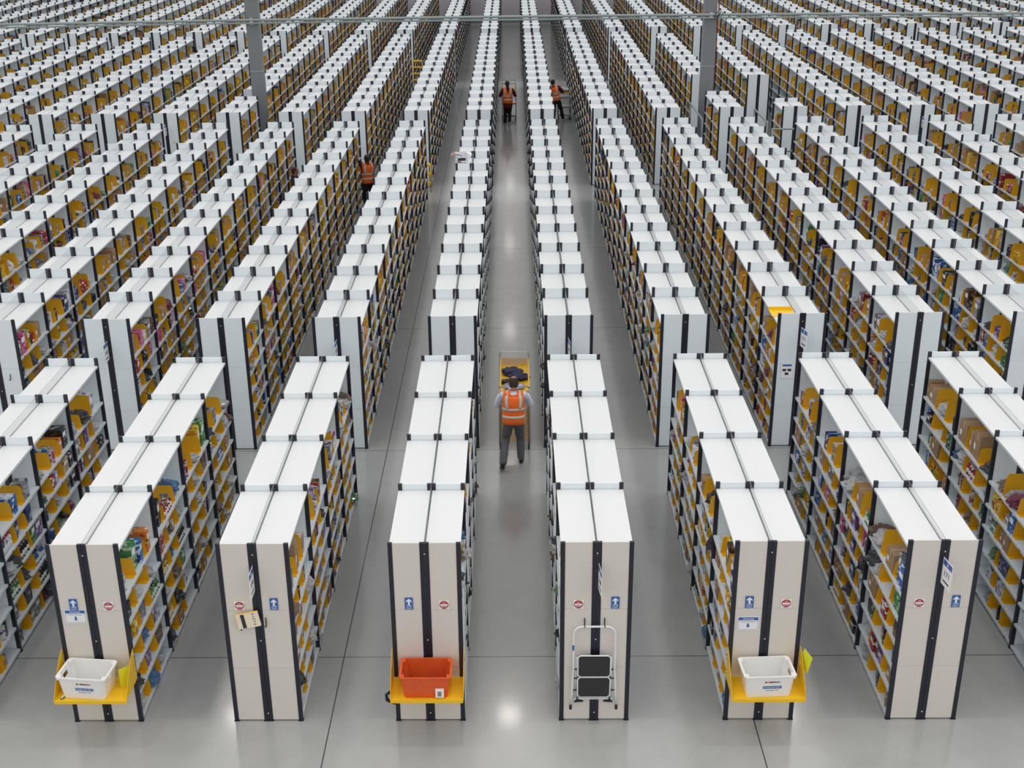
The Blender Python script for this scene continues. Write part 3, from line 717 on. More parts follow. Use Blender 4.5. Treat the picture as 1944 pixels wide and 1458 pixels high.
def white_marks(t, Wd=.40, Ht=.30):
    yb, yt = -Wd / 2 * .86, -Wd / 2 * .965; lean = math.atan2(yt - yb, Ht)
    def Y(z): return yb + (yt - yb) * z / Ht - .002
    k = MB(); k.box(-.11, .11, -.001, 0, -.018, .018, M['sblue']); o = obj('blue_label', k, t, (.03, Y(.14), .14), (-lean * -1 if False else lean * -1, 0, 0)); o['label'] = 'blue printed label'
    obj('lettering', TXT['FOUND'], o, (0, -.0015, 0), (PI / 2, 0, 0))
    k = MB(); k.box(-.105, .105, -.001, 0, -.019, .019, M['paper']); o = obj('white_label', k, t, (.03, Y(.098), .098), (-lean, 0, 0)); obj('lettering', TXT['AT'], o, (0, -.0015, 0), (PI / 2, 0, 0))
    for i, mk in enumerate(('ink', 'tray_yellow', 'sred', 'b_maroon', 'sblue', 'b_green', 'tote_orange', 'greyink')):
        k = MB(); k.box(-.011, .011, -.001, 0, -.009, .009, M[mk]); obj('colour_dot', k, t, (-.05 + i * .0225, Y(.215), .215), (-lean, 0, 0))
t1 = tote((XR(1) + .35, -.245, .656), -.10, M['tote_white'], 'white plastic tote on the yellow tray at far left', True, 'plastic totes on the end trays'); white_marks(t1)
t5 = tote((XR(5) + .42, -.245, .656), .05, M['tote_white'], 'white plastic tote on the yellow tray right of the step stool', True, 'plastic totes on the end trays'); white_marks(t5)
t3 = tote((XR(3) + .41, -.245, .656), 0, M['tote_orange'], 'scuffed orange plastic tote with a grey floor on yellow tray', False)
k = MB(); k.box(-.23, .23, -.145, .145, .012, .02, M['tote_mesh']); obj('grey_liner', k, t3)
k = MB(); k.box(-.05, .05, -.001, 0, -.062, .062, M['paper']); o = obj('barcode_label', k, t3, (.165, -.186, .075), (-.07, 0, 0)); o['label'] = 'white label with a black barcode'
k = MB(); q = -.02
rb = random.Random(2)
while q < .025: w_ = rb.choice((.0015, .003, .0045)); k.box(q - .008, q - .008 + w_, -.002, -.001, -.045, .02, M['ink']); q += w_ + rb.choice((.002, .003))
obj('barcode', k, o)
k = MB(); k.tube([(0, 0, 0), (-.05, -.02, -.03), (-.04, -.03, -.09), (.02, -.02, -.14), (.05, -.01, -.17)], [.02, .018, .022, .016, .008], M['blackcloth'], 8); k = obj('black_strap', k, None, (XR(3) - .012, -.36, .70)); tag(k, 'black strap hanging off the left side of orange tote tray', 'strap')
# cream binder on the hook of run two
t = thing('binder', 'cream card binder with a dark label hanging on the end panel', 'binder', (-3.165, -.055, 1.505), 0)
t.rotation_euler = (-.12, -.20, 0)
b = MB(); b.box(-.135, .135, -.012, -.009, -.095, .095, M['cream']); b.box(-.135, .135, .009, .012, -.095, .095, M['cream']); b.box(-.138, -.135, -.012, .012, -.095, .095, M['tray_yellow']); b.box(-.135, .137, -.012, .012, .095, .098, M['tray_yellow']); obj('cover', b, t)
b = MB(); b.box(-.13, .13, -.009, .009, -.092, .092, M['paper']); obj('pages', b, t)
b = MB(); b.box(-.08, -.035, -.0135, -.012, -.09, .085, M['ink']); obj('dark_label', b, t)
b = MB()
for i in range(5): b.box(.055 + .006 * (i % 2), .085 + .004 * (i % 3), -.013, -.012, -.07 + i * .033, -.05 + i * .033, M['greyink'])
obj('printing', b, t)

# folding step stool hung on run four
st = thing('step_stool', 'folded white tubular step stool with two black treads on hooks', 'step stool', (.93, 0, 0), 0)
b = MB(); pts = []
for a in range(9): th = PI - a * PI / 2 / 8; pts.append((-.145 + .10 * math.cos(th), -.05, 1.29 + .10 * math.sin(th)))
left = [(-.275, -.07, .27), (-.262, -.065, .5), (-.245, -.055, .85), (-.25, -.055, 1.1)] + pts
b.tube(left + [(-x, y, z) for x, y, z in reversed(left)], .0125, M['chrome'], 8, ref=(0, 1, 0)); obj('front_frame', b, st)
b = MB(); b.tube([(-.235, -.03, .31), (-.22, -.03, .345), (-.18, -.03, .345), (.18, -.03, .345), (.22, -.03, .345), (.235, -.03, .31)], .010, M['chrome'], 8, ref=(0, 0, 1))
b.tube([(-.215, -.025, .34), (-.21, -.03, .95)], .010, M['chrome'], 8, ref=(0, 1, 0)); b.tube([(.215, -.025, .34), (.21, -.03, .95)], .010, M['chrome'], 8, ref=(0, 1, 0)); obj('rear_frame', b, st)
for z0, z1, yy in ((.70, 1.0, -.085), (.40, .685, -.075)):
    k = MB(); c = .03; hw = .195; lp = [(-hw + c, z0), (hw - c, z0), (hw, z0 + c), (hw, z1 - c), (hw - c, z1), (-hw + c, z1), (-hw, z1 - c), (-hw, z0 + c)]
    k.prism([(x * .95, z0 + (z - z0) * .96 + .006) for x, z in lp], 'y', yy, yy + .012, M['rubber']); o = obj('tread', k, st)
    k = MB(); k.tube([(x, yy + .006, z) for x, z in lp + lp[:1]], .009, M['chrome'], 8, ref=(0, 1, 0)); k = obj('tread_rim', k, o); k['label'] = 'white rim around the black tread'
for s in (-1, 1):
    k = MB(); k.tube([(s * .277, -.071, .225), (s * .275, -.07, .29)], .018, M['black'], 8); obj('rubber_foot', k, st)
    k = MB(); k.prism([(s * .235, .30), (s * .12, .31), (s * .20, .36)], 'y', -.045, -.02, M['black']); obj('corner_brace', k, st)
    for z in (.49, .66, .79):
        k = MB(); k.tube([(s * .195, -.055, z), (s * .262, -.055, z)], .009, M['black'], 6, ref=(0, 0, 1)); obj('pivot', k, st)
k = MB(); k.box(-.265, -.24, -.072, -.068, 1.07, 1.14, M['sblue']); obj('maker_sticker', k, st)

# open carton and other things lying on shelf tops
oc = thing('open_carton', 'open white and green carton with brown flaps on a shelf top', 'carton', (-1.36, 20.2, 2.345), .1)
k = MB(); k.box(-.16, .16, -.15, -.145, 0, .3, M['p_white']); k.box(-.16, .16, .145, .15, 0, .3, M['paper']); k.box(-.16, -.155, -.15, .15, 0, .3, M['paper']); k.box(.155, .16, -.15, .15, 0, .3, M['paper']); k.box(-.16, .16, -.15, .15, 0, .005, M['carton']); obj('carton_body', k, oc)
for s, m_ in ((-1, 'carton'), (1, 'paper')):
    k = MB(); k.prism([(s * .16, .30), (s * .28, .25), (s * .28, .255), (s * .16, .305)], 'y', -.14, .14, M[m_]); obj('flap', k, oc)
k = MB(); k.box(-.10, .10, -.153, -.151, .12, .19, M['ink']); k.box(-.12, .12, -.153, -.151, .03, .07, M['b_green']); k.box(-.1, -.02, -.153, -.151, .075, .11, M['sred']); obj('printing', k, oc)
k = MB(); DIVW = .42
k.box(0, .42, 0, .003, 0, .06, M['tray_yellow']); k.prism([(-.35, .001), (.02, .001), (.02, .004), (-.35, .004)], 'x', .0, .42, M['tray_yellow'])
k = obj('loose_divider', k, None, (4.52, 8.42, 2.3355)); tag(k, 'bright yellow divider lying on a shelf top, second block', 'divider')
# yellow step ladders
def ladder(x, y, n, label, wd=.36):
    t = thing('step_ladder', label, 'step ladder', (x, y, 0), 0, 'yellow step ladders by the run ends')
    for i in range(n):
        z = .28 * (i + 1); yy = .10 * i
        k = MB(); k.box(-wd / 2, wd / 2, yy, yy + .2, z - .03, z, M['tray_yellow']); k.box(-wd / 2, wd / 2, yy - .004, yy, z - .05, z, M['tray_yellow']); obj('tread', k, t)
    H2 = .28 * n
    for s in (-1, 1):
        k = MB(); k.tube([(s * wd / 2, -.02, 0), (s * wd / 2, .1 * (n - 1), H2)], .016, M['yellow'], 6); obj('front_leg', k, t)
        k = MB(); k.tube([(s * wd / 2, .1 * n + .2, 0), (s * wd / 2, .1 * (n - 1) + .15, H2)], .014, M['greytube'], 6); obj('rear_leg', k, t)
    return t
ladder(-4.47, 47.3, 4, 'yellow step ladder at a run end, left of two workers', .42)
ladder(-2.78, 26.65, 3, 'yellow step ladder against a run end beside the tall aisle', .3)

# ------------------------------------------------------------------ trolleys
def caster(parent, x, y, r_=.055):
    k = MB(); k.tube([(x - .014, y, r_), (x + .014, y, r_)], r_, M['black'], 14, ref=(0, 0, 1)); o = obj('wheel', k, parent)
    k = MB(); k.box(x - .02, x - .016, y - .02, y + .02, r_, r_ * 2 + .02, M['greytube']); k.box(x + .016, x + .02, y - .02, y + .02, r_, r_ * 2 + .02, M['greytube']); k.box(x - .02, x + .02, y - .025, y + .025, r_ * 2 + .015, r_ * 2 + .022, M['greytube']); obj('fork', k, o)
def grid(b, P0, U, V, nu, nv, r_, mat):
    P0, U, V = Vector(P0), Vector(U), Vector(V)
    for i in range(nu + 1): a = P0 + U * (i / nu); b.tube([a, a + V], r_, mat, 4, ref=U if abs(U.normalized().dot(V.normalized())) < .5 else (0, 0, 1), smooth=False)
    for i in range(nv + 1): a = P0 + V * (i / nv); b.tube([a, a + U], r_, mat, 4, ref=V, smooth=False)
tr = thing('picking_trolley', 'grey trolley with a bright yellow top tray pushed by the nearest worker', 'trolley', (.0, 7.62, 0), -.0)
hw, Ln, zt = .265, 1.50, 1.05
for s in (-1, 1):
    k = MB(); k.tube([(s * hw, 0, .13), (s * hw, 0, 1.22), ], .0145, M['greytube'], 8); obj('upright', k, tr)
    k = MB(); k.tube([(s * hw, Ln, .13), (s * hw, Ln, 1.28)], .0145, M['greytube'], 8); obj('upright', k, tr)
    for z in (.15, .55, zt - .03):
        k = MB(); k.tube([(s * hw, 0, z), (s * hw, Ln, z)], .011, M['greytube'], 8); obj('side_rail', k, tr)
k = MB(); k.tube([(-hw, 0, 1.2), (-hw + .02, -.02, 1.235), (-hw + .08, -.03, 1.25), (hw - .08, -.03, 1.25), (hw - .02, -.02, 1.235), (hw, 0, 1.2)], .014, M['greytube'], 8, ref=(0, 0, 1)); k = obj('push_handle', k, tr)
k = MB(); k.tube([(-hw, Ln, 1.28), (-hw + .02, Ln, 1.30), (hw - .02, Ln, 1.30), (hw, Ln, 1.28)], .012, M['chrome'], 8, ref=(0, 0, 1)); obj('far_bar', k, tr)
k = MB(); k.box(-hw + .012, hw - .012, .12, Ln - .02, zt - .005, zt, M['tray_yellow']); grid(k, (-hw + .015, Ln - .02, zt), (2 * hw - .03, 0, 0), (0, .0, .13), 30, 9, .0028, M['yellow'])
obj('top_tray', k, tr)
for s in (-1, 1):
    k = MB(); x0, x1 = sorted((s * (hw - .03), s * (hw + .012))); k.prism([(.1, zt - .03), (Ln - .02, zt - .03), (Ln - .02, zt + .13), (.1, zt + .04)], 'x', x0 + .012, x1, M['tray_yellow']); obj('tray_side', k, tr)
k = MB(); k.box(.11, .21, Ln - .03, Ln - .025, zt + .005, zt + .035, M['lime']); k = obj('green_sticker', k, tr)
k = MB(); k.box(-hw + .015, hw - .015, -.02, .12, zt + .03, zt + .05, M['tote_mesh']); obj('control_panel', k, tr)
k = MB(); k.box(.06, .15, -.0, .07, zt + .05, zt + .056, M['paper']); k.box(.05, .16, .03, .06, zt + .056, zt + .06, M['sblue']); obj('panel_label', k, tr)
k = MB()
grid(k, (-hw + .02, .03, .17), (2 * hw - .04, 0, 0), (0, 0, .55), 13, 14, .003, M['yellow']); grid(k, (-hw + .02, Ln - .03, .17), (2 * hw - .04, 0, 0), (0, 0, .55), 13, 14, .003, M['yellow'])
for s in (-1, 1): grid(k, (s * (hw - .02), .03, .17), (0, Ln - .06, 0), (0, 0, .55), 24, 14, .003, M['yellow'])
grid(k, (-hw + .02, .03, .17), (2 * hw - .04, 0, 0), (0, Ln - .06, 0), 13, 24, .003, M['yellow']); obj('wire_basket', k, tr)
for x in (-hw + .01, hw - .01):
    for y in (.05, Ln - .05): caster(tr, x, y, .06)
def lump(name, label, cat, loc, size, mat, seed, group=None, rz=0):
    o = obj(name, unit_bag(mat, seed), None, (loc[0] - size[0] / 2, loc[1] - size[1] / 2, loc[2]), (0, 0, rz), size); return tag(o, label, cat, group)
G_ = 'dark packed bags on the nearest trolley'
lump('packed_bag', 'navy blue packed bag at far left of yellow trolley tray', 'bag', (-.04, 8.68, 1.052), (.36, .34, .10), M['navybag'], 31, G_)
lump('packed_bag', 'navy blue packed bag at right on the yellow trolley tray', 'bag', (.08, 8.40, 1.052), (.34, .28, .11), M['navybag'], 35, G_)
lump('packed_bag', 'black packed bag left of worker\'s head on trolley tray', 'bag', (-.14, 8.20, 1.052), (.20, .16, .08), M['b_black'], 38, G_)
lump('packed_bag', 'lilac and navy packed bag nearest the trolley handle', 'bag', (-.01, 7.98, 1.052), (.36, .26, .07), M['p_lilac'], 41, G_)
def cage(x, y, rz, label, wd=.56, Ln=.9, ht=1.5, shelves=(.2, .7), yel=False):
    t = thing('cage_trolley', label, 'trolley', (x, y, 0), rz, 'wire cage trolleys of the far workers')
    for sx in (-1, 1):
        for yy in (0, Ln):
            k = MB(); k.tube([(sx * wd / 2, yy, .12), (sx * wd / 2, yy, ht)], .015, M['greytube'], 6); obj('upright', k, t)
    k = MB()
    for yy in (0, Ln): k.tube([(-wd / 2, yy, ht), (wd / 2, yy, ht)], .013, M['greytube'], 6, ref=(0, 0, 1))
    for sx in (-1, 1): k.tube([(sx * wd / 2, 0, ht), (sx * wd / 2, Ln, ht)], .013, M['greytube'], 6)
    obj('top_rail', k, t)
    for z in shelves:
        k = MB(); k.box(-wd / 2, wd / 2, 0, Ln, z - .012, z, M['greytube']); k.box(-wd / 2, wd / 2, -.01, 0, z - .03, z + .03, M['yellow'] if z == shelves[-1] else M['greytube']); obj('trolley_shelf', k, t)
    k = MB()
    for sx in (-1, 1): grid(k, (sx * wd / 2, 0, .2), (0, Ln, 0), (0, 0, ht - .2), 9, 12, .003, M['greytube'])
    obj('wire_side', k, t)
    if yel:
        for sx in (-1, 1): k = MB(); k.tube([(sx * wd * .35, .1, 1.0), (sx * wd * .5, Ln - .05, ht - .05)], .02, M['tray_yellow'], 6); obj('yellow_stay', k, t)
    for sx in (-1, 1):
        for yy in (.05, Ln - .05): caster(t, sx * (wd / 2 - .02), yy, .06)
    return t
cage(-.13, 38.3, 0, 'wire cage trolley pushed by the worker in the centre aisle', yel=True)
cage(2.12, 38.35, 0, 'tall shelved trolley beside the worker in the right aisle', wd=.5, Ln=.7, ht=1.2, shelves=(.2, .52, .9, 1.12))
for i, (dx, dy, m_, wd_) in enumerate(((-.12, .15, 'silver', 'silver wrapped parcel at left on the far right trolley'), (.08, .2, 'b_white', 'white wrapped parcel at right on the far right trolley'), (.0, .45, 'silver', 'silver wrapped parcel at the back of far right trolley'))):
    lump('wrapped_parcel', wd_, 'parcel', (2.12 + dx, 38.35 + dy, 1.125), (.26, .24, .16), M[m_], 50 + i, 'wrapped parcels on the far right trolley')
# loose bags hanging out at run sides
for i, (u, x, y, z, sz, m_, lb) in enumerate([(0, 1.395, 1.25, 1.42, .16, 'b_white', 'white plastic bag sticking out on the right of the step stool run'),
      (0, -.60, .9, 1.77, .13, 'b_white', 'white plastic bag hanging out at the top of orange tote run'),
      (0, -3.72, 19.1, 0, .34, 'b_white', 'white plastic bag lying on the floor by the left aisle')]):
    if i == 2: lump('loose_bag', lb, 'bag', (-3.38, 20.6, .0), (.3, .3, .14), M[m_], 60 + i)
    else: lump('loose_bag', lb, 'bag', (x, y, z + .002), (sz, sz * 1.3, sz), M[m_], 60 + i)

# ------------------------------------------------------------------ people
def fused(name, mb, parent, voxel=.010, smooth=4, mat=None, disp=0):
    o = obj(name, mb, parent)
    r_ = o.modifiers.new('fuse', 'REMESH'); r_.mode = 'VOXEL'; r_.voxel_size = voxel; r_.use_smooth_shade = True
    if smooth: s_ = o.modifiers.new('smooth', 'SMOOTH'); s_.iterations = smooth; s_.factor = .5
    if disp:
        tx = bpy.data.textures.get('folds') or bpy.data.textures.new('folds', 'CLOUDS'); tx.noise_scale = .09
        d = o.modifiers.new('folds', 'DISPLACE'); d.texture = tx; d.strength = disp; d.mid_level = .5; d.texture_coords = 'LOCAL'
    return o
def limb(mb, pts, rs, mat, n=12):
    mb.tube(pts, rs, mat, n)
    for p, r_ in zip(pts, rs):
        q = max(r_) if isinstance(r_, tuple) else r_
        mb.ball(p, (q * .98,) * 3 if not isinstance(r_, tuple) else (r_[0] * .98, r_[1] * .98, min(r_) * .9), mat, 10, 8)
def lerp(a, b, t): return tuple(a[i] + (b[i] - a[i]) * t for i in range(3))
def hand(mb, wrist, direction, palm_n, thumb_side, mat, curl=.5, sc=1.0):
    d = Vector(direction).normalized(); n = Vector(palm_n); n = (n - d * n.dot(d)).normalized(); sd = d.cross(n) * thumb_side
    w = Vector(wrist); P = lambda a, b, c: w + d * a * sc + sd * b * sc + n * c * sc
    for k in range(5): mb.tube([P(.0, 0, 0), P(.045, 0, .002), P(.09, 0, .004)], [(.022, .014), (.036, .014), (.038, .013)], mat, 10, ref=sd)
    for i, (off, ln) in enumerate(((.028, .068), (.009, .078), (-.010, .072), (-.028, .056))):
        a = P(.085, off, .003); c1, c2 = curl * .9, curl * 2.0
        b1 = a + (d * math.cos(c1) + n * math.sin(c1)) * ln * .5 * sc; b2 = b1 + (d * math.cos(c2) + n * math.sin(c2)) * ln * .3 * sc; b3 = b2 + (d * math.cos(c2 * 1.2) + n * math.sin(c2 * 1.2)) * ln * .25 * sc
        mb.tube([a, b1, b2, b3], [.0088, .0085, .008, .0065], mat, 8)
    a = P(.03, .028, .0); b1 = P(.055, .055, .012); b2 = P(.08, .062, .024)
    mb.tube([a, b1, b2], [.012, .010, .008], mat, 8)
TS = [(0.0, .150, .105), (.10, .165, .112), (.25, .150, .102), (.42, .155, .105), (.62, .175, .112), (.78, .185, .108), (.90, .165, .09), (1.0, .09, .065)]
def tor(J, t, grow=0.0):
    p, c = Vector(J['pelvis']), Vector(J['neck']); m = Vector(J['chest'])
    a = p.lerp(m, t / .6) if t < .6 else m.lerp(c, (t - .6) / .4)
    for (t0, x0, y0), (t1, x1, y1) in zip(TS, TS[1:]):
        if t <= t1: u = (t - t0) / (t1 - t0); return a, (x0 + (x1 - x0) * u + grow, y0 + (y1 - y0) * u + grow)
    return a, (TS[-1][1] + grow, TS[-1][2] + grow)
def person(loc, rz, label, J, top, topname, legs, hair_mat, vest=True, bald=False, tail=False, shoe='shoe', short=False, skirt=None, k=1.0):
    t = thing('person', label, 'person', loc, rz, None); t.scale = (k, k, k)
    head, neck = Vector(J['head']), Vector(J['neck']); look = Vector(J.get('look', (0, 1, -.15))).normalized()
    side = look.cross(Vector((0, 0, 1))).normalized(); hu = side.cross(look).normalized()
    sk = M['skin']; b = MB()
    HP = lambda a, s, u: head + look * a + side * s + hu * u
    # skull, jaw, nose, ears, neck
    b.tube([HP(-.02, 0, -.10), HP(-.005, 0, -.06), HP(0, 0, 0), HP(0, 0, .05), HP(-.005, 0, .09), HP(-.01, 0, .112)], [(.048, .055), (.065, .082), (.076, .096), (.074, .094), (.055, .070), (.02, .03)], sk, 16, ref=side)
    b.ball(HP(.055, 0, -.085), (.03, .03, .024), sk); b.tube([HP(.085, 0, .03), HP(.105, 0, -.02)], [.010, .017], sk, 8, ref=side)
    for s in (-1, 1): b.tube([HP(0, s * .078, .02), HP(-.012, s * .088, -.005), HP(0, s * .078, -.035)], [.010, .016, .008], sk, 8, ref=tuple(side)); b.ball(HP(.072, s * .03, .012), .016, sk)
    b.tube([neck - Vector((0, 0, .06)), neck, HP(-.02, 0, -.09)], [.062, .056, .055], sk, 12)
    tp = [tor(J, u) for u in (0, .1, .25, .42, .62, .78, .9, 1)]
    b.tube([p for p, r_ in tp], [r_ for p, r_ in tp], sk, 18)
    for s, sd in ((-1, 'L'), (1, 'R')):
        sh, el, wr = J['sh' + sd], J['el' + sd], J['wr' + sd]
        limb(b, [sh, lerp(sh, el, .5), el, lerp(el, wr, .35), wr], [.052, .044, .038, .038, .026], sk)
        hand(b, wr, J['hd' + sd], J['pn' + sd], -s if J.get('flip') else s, sk, J.get('curl' + sd, .6))
        hp, kn, an, toe = J['hp' + sd], J['kn' + sd], J['an' + sd], J['toe' + sd]
        limb(b, [hp, lerp(hp, kn, .5), kn, lerp(kn, an, .35), an], [.085, .072, .054, .054, .036], sk)
        b.tube([an, lerp(an, toe, .6), toe], [(.030, .030), (.030, .016), (.022, .008)], sk, 10)
    body = fused('body', b, t, .008, 2)
    # face
    f = MB()
    for s in (-1, 1): f.ball(HP(.088, s * .031, .014), (.010, .006, .006), M['paper'], 8, 6); f.ball(HP(.095, s * .031, .014), (.0045, .003, .0045), M['ink'], 6, 5)
    f.tube([HP(.088, -.025, -.055), HP(.094, 0, -.052), HP(.088, .025, -.055)], [.004, .006, .004], M['sred'], 6, ref=(0, 0, 1)); obj('face', f, t)
    h = MB()
    if bald:      # close-cropped hair, thin at the crown
        h.tube([HP(-.035, 0, -.085), HP(-.025, 0, -.04), HP(-.012, 0, .01), HP(-.008, 0, .055), HP(-.006, 0, .088)], [(.058, .058), (.082, .080), (.086, .096), (.081, .094), (.062, .072)], hair_mat, 18, ref=tuple(side))
    else:
        h.ball(HP(-.018, 0, .035), (.090, .098, .092), hair_mat, 16, 12); h.ball(HP(-.045, 0, -.03), (.078, .06, .075), hair_mat, 14, 10)
    if tail:
        h.ball(HP(-.10, .0, .04), (.035, .035, .035), hair_mat); h.tube([HP(-.11, .01, .04), HP(-.15, .02, -.08), HP(-.15, .03, -.25), HP(-.13, .03, -.42), HP(-.12, .03, -.52)], [.035, .045, .042, .032, .012], hair_mat, 10)
    fused('hair', h, t, .009, 2, disp=.006)
    # top: torso and sleeves
    c = MB(); g_ = .014
    tp = [tor(J, u, g_) for u in (-.02 + .02, .1, .25, .42, .62, .78, .9, .97)]
    c.tube([p for p, r_ in tp], [r_ for p, r_ in tp], M[top], 20)
    for s, sd in ((-1, 'L'), (1, 'R')):
        sh, el, wr = J['sh' + sd], J['el' + sd], J['wr' + sd]
        if short: limb(c, [sh, lerp(sh, el, .45)], [.068, .062], M[top])
        else:
            we = lerp(el, wr, .88); limb(c, [sh, lerp(sh, el, .5), el, lerp(el, we, .5), we], [.070, .066, .066, .056, .040], M[top])
        limb(c, [tuple(Vector(J['neck']) + Vector((s * .05, 0, -.04))), sh], [.055, .066], M[top])
    fused(topname, c, t, .011, 3, disp=.016)
    k_ = MB(); k_.tube([neck + Vector((0, -.01, -.02)), neck + Vector((0, -.012, .025))], [(.072, .066), (.064, .060)], M[top], 14, cap=False)
    for s in (-1, 1): pass
    obj('collar', k_, t)
    # trousers and shoes
    q = MB()
    p0, r0 = tor(J, 0, .016); p1, r1 = tor(J, .13, .012)
    q.tube([Vector(J['pelvis']) + Vector((0, 0, -.10)), p0, p1], [(.155, .11), r0, r1], M[legs], 18)
    for s, sd in ((-1, 'L'), (1, 'R')):
        hp, kn, an = J['hp' + sd], J['kn' + sd], J['an' + sd]
        limb(q, [hp, lerp(hp, kn, .5), kn, lerp(kn, an, .5), lerp(kn, an, .93)], [.100, .092, .078, .074, .068], M[legs])
    fused('trousers', q, t, .012, 3, disp=.02)
    for s, sd in ((-1, 'L'), (1, 'R')):
        an, toe = Vector(J['an' + sd]), Vector(J['toe' + sd]); d = (toe - an); d.normalize(); heel = an - Vector((d.x, d.y, 0)).normalized() * .045 + Vector((0, 0, an.z * 0 - .04))
        z = MB(); z.tube([an + Vector((0, 0, .03)), an + Vector((0, 0, -.02))], [.045, .046], M[shoe], 12)
        z.tube([heel, lerp(heel, toe, .35), lerp(heel, toe, .75), tuple(toe + d * .02)], [(.034, .032), (.042, .040), (.047, .032), (.032, .018)], M[shoe], 14)
        fused('shoe', z, t, .008, 2)
    if skirt:
        y = MB(); p0, r0 = tor(J, .3, .03); pp_ = Vector(J['pelvis'])
        y.tube([pp_ + Vector((0, 0, -.22)), pp_, p0], [(.19, .15), (.185, .14), r0], M[skirt], 20); fused('long_top', y, t, .014, 2, disp=.012)
    if vest:
        v = MB(); n = 28; ts = [-.06, 0, .1, .2, .3, .42, .52, .62, .72, .80, .87]
        ring = []
        for u in ts:
            p, r_ = tor(J, max(u, 0), .034)
            if u < 0: p = p + Vector((0, 0, -.055)); r_ = (r_[0] + .008, r_[1] + .008)
            ax = (Vector(J['chest']) - Vector(J['pelvis'])).normalized(); X_ = (Vector((1, 0, 0)) if 'latr' not in J else Vector(J['latr'])); X_ = (X_ - ax * X_.dot(ax)).normalized(); Y_ = ax.cross(X_)
            ring.append((p, r_, X_, Y_))
        def vp(i, a, e=0): p, r_, X_, Y_ = ring[i]; return p + X_ * (r_[0] + e) * math.cos(a) + Y_ * (r_[1] + e) * math.sin(a)
        vs = [vp(i, 2 * PI * j / n) for i in range(len(ts)) for j in range(n)]; fs = []
        for i in range(len(ts) - 1):
            for j in range(n):
                a = 2 * PI * (j + .5) / n
                if i >= 6 and abs(math.cos(a)) > (.93 if i < 8 else .86): continue     # arm holes
                fs.append((i * n + j, i * n + (j + 1) % n, (i + 1) * n + (j + 1) % n, (i + 1) * n + j))
        v.add(vs, fs, M['hivis'], True)
        # shoulder yoke
        for s, sd in ((-1, 'L'), (1, 'R')):
            nk = neck; sh = Vector(J['sh' + sd]); rows = []
            for a_, jf in ((0, 0), (.33, 1), (.66, 2), (1, 3)):
                c_ = (nk + Vector((s * .06, 0, .0))).lerp(sh + Vector((-s * .015, 0, .055)), a_)
                bk = vp(10, -PI / 2 + s * (.25 + a_ * .95)); ft = vp(10, PI / 2 - s * (.25 + a_ * .95))
                rows.append([bk, bk.lerp(c_, .5) + Vector((0, -.022, .02)), c_ + Vector((0, 0, .018)), ft.lerp(c_, .5) + Vector((0, .022, .02)), ft])
            vv = [x for r_ in rows for x in r_]; ff = [(i * 5 + j, i * 5 + j + 1, i * 5 + j + 6, i * 5 + j + 5) for i in range(3) for j in range(4)]
            v.add(vv, ff, M['hivis'], True)
        vv = [vp(10, -PI / 2 - .25), vp(10, -PI / 2 + .25), neck + Vector((.06, -.03, .01)), neck + Vector((-.06, -.03, .01))]; v.add(vv, [(0, 1, 2, 3)], M['hivis'], True)
        o = obj('vest', v, t); sm = o.modifiers.new('thick', 'SOLIDIFY'); sm.thickness = .006; sm.offset = 1
        bd = MB()
        def between(u): 
            for i in range(len(ts) - 1):
                if ts[i] <= u <= ts[i + 1]: return i, (u - ts[i]) / (ts[i + 1] - ts[i])
        def VP(u, a, e): i, f_ = between(u); return vp(i, a, e).lerp(vp(i + 1, a, e), f_)
        for u0, u1 in ((.12, .21), (.38, .47)):
            m_ = 32; vs = [VP(u0, 2 * PI * j / m_, .010) for j in range(m_)] + [VP((u0 + u1) / 2, 2 * PI * j / m_, .011) for j in range(m_)] + [VP(u1, 2 * PI * j / m_, .010) for j in range(m_)]
            bd.add(vs, [(q_ * m_ + j, q_ * m_ + (j + 1) % m_, (q_ + 1) * m_ + (j + 1) % m_, (q_ + 1) * m_ + j) for q_ in (0, 1) for j in range(m_)], M['reflect'], True)
        o1 = obj('reflective_band', bd, t); o1.modifiers.new('thick', 'SOLIDIFY').thickness = .003
        bd = MB()
        for s, sd in ((-1, 'L'), (1, 'R')):
            for bf in (-1, 1):
                col_ = []
                for u in (.44, .52, .62, .72, .80, .865):
                    a0 = bf * PI / 2 + s * bf * -1 * .62 * -1
                    aa = (-PI / 2 + s * .62) if bf < 0 else (PI / 2 - s * .62)
                    col_.append((VP(u, aa - .15, .012), VP(u, aa + .15, .012)))
                sh = neck.lerp(Vector(J['sh' + sd]), .55) + Vector((0, 0, .062)); e1, e2 = col_[-1]
                w_ = (e2 - e1); col_.append((e1.lerp(sh, .6) + Vector((0, .012 * bf, .018)), e2.lerp(sh, .6) + Vector((0, .012 * bf, .018)))); col_.append((sh - w_ * .4, sh + w_ * .4))
                vs = [x for pr_ in col_ for x in pr_]; bd.add(vs, [(2 * i, 2 * i + 1, 2 * i + 3, 2 * i + 2) for i in range(len(col_) - 1)], M['reflect'], True)
        o2 = obj('reflective_stripe', bd, t); o2.modifiers.new('thick', 'SOLIDIFY').thickness = .003
    return t
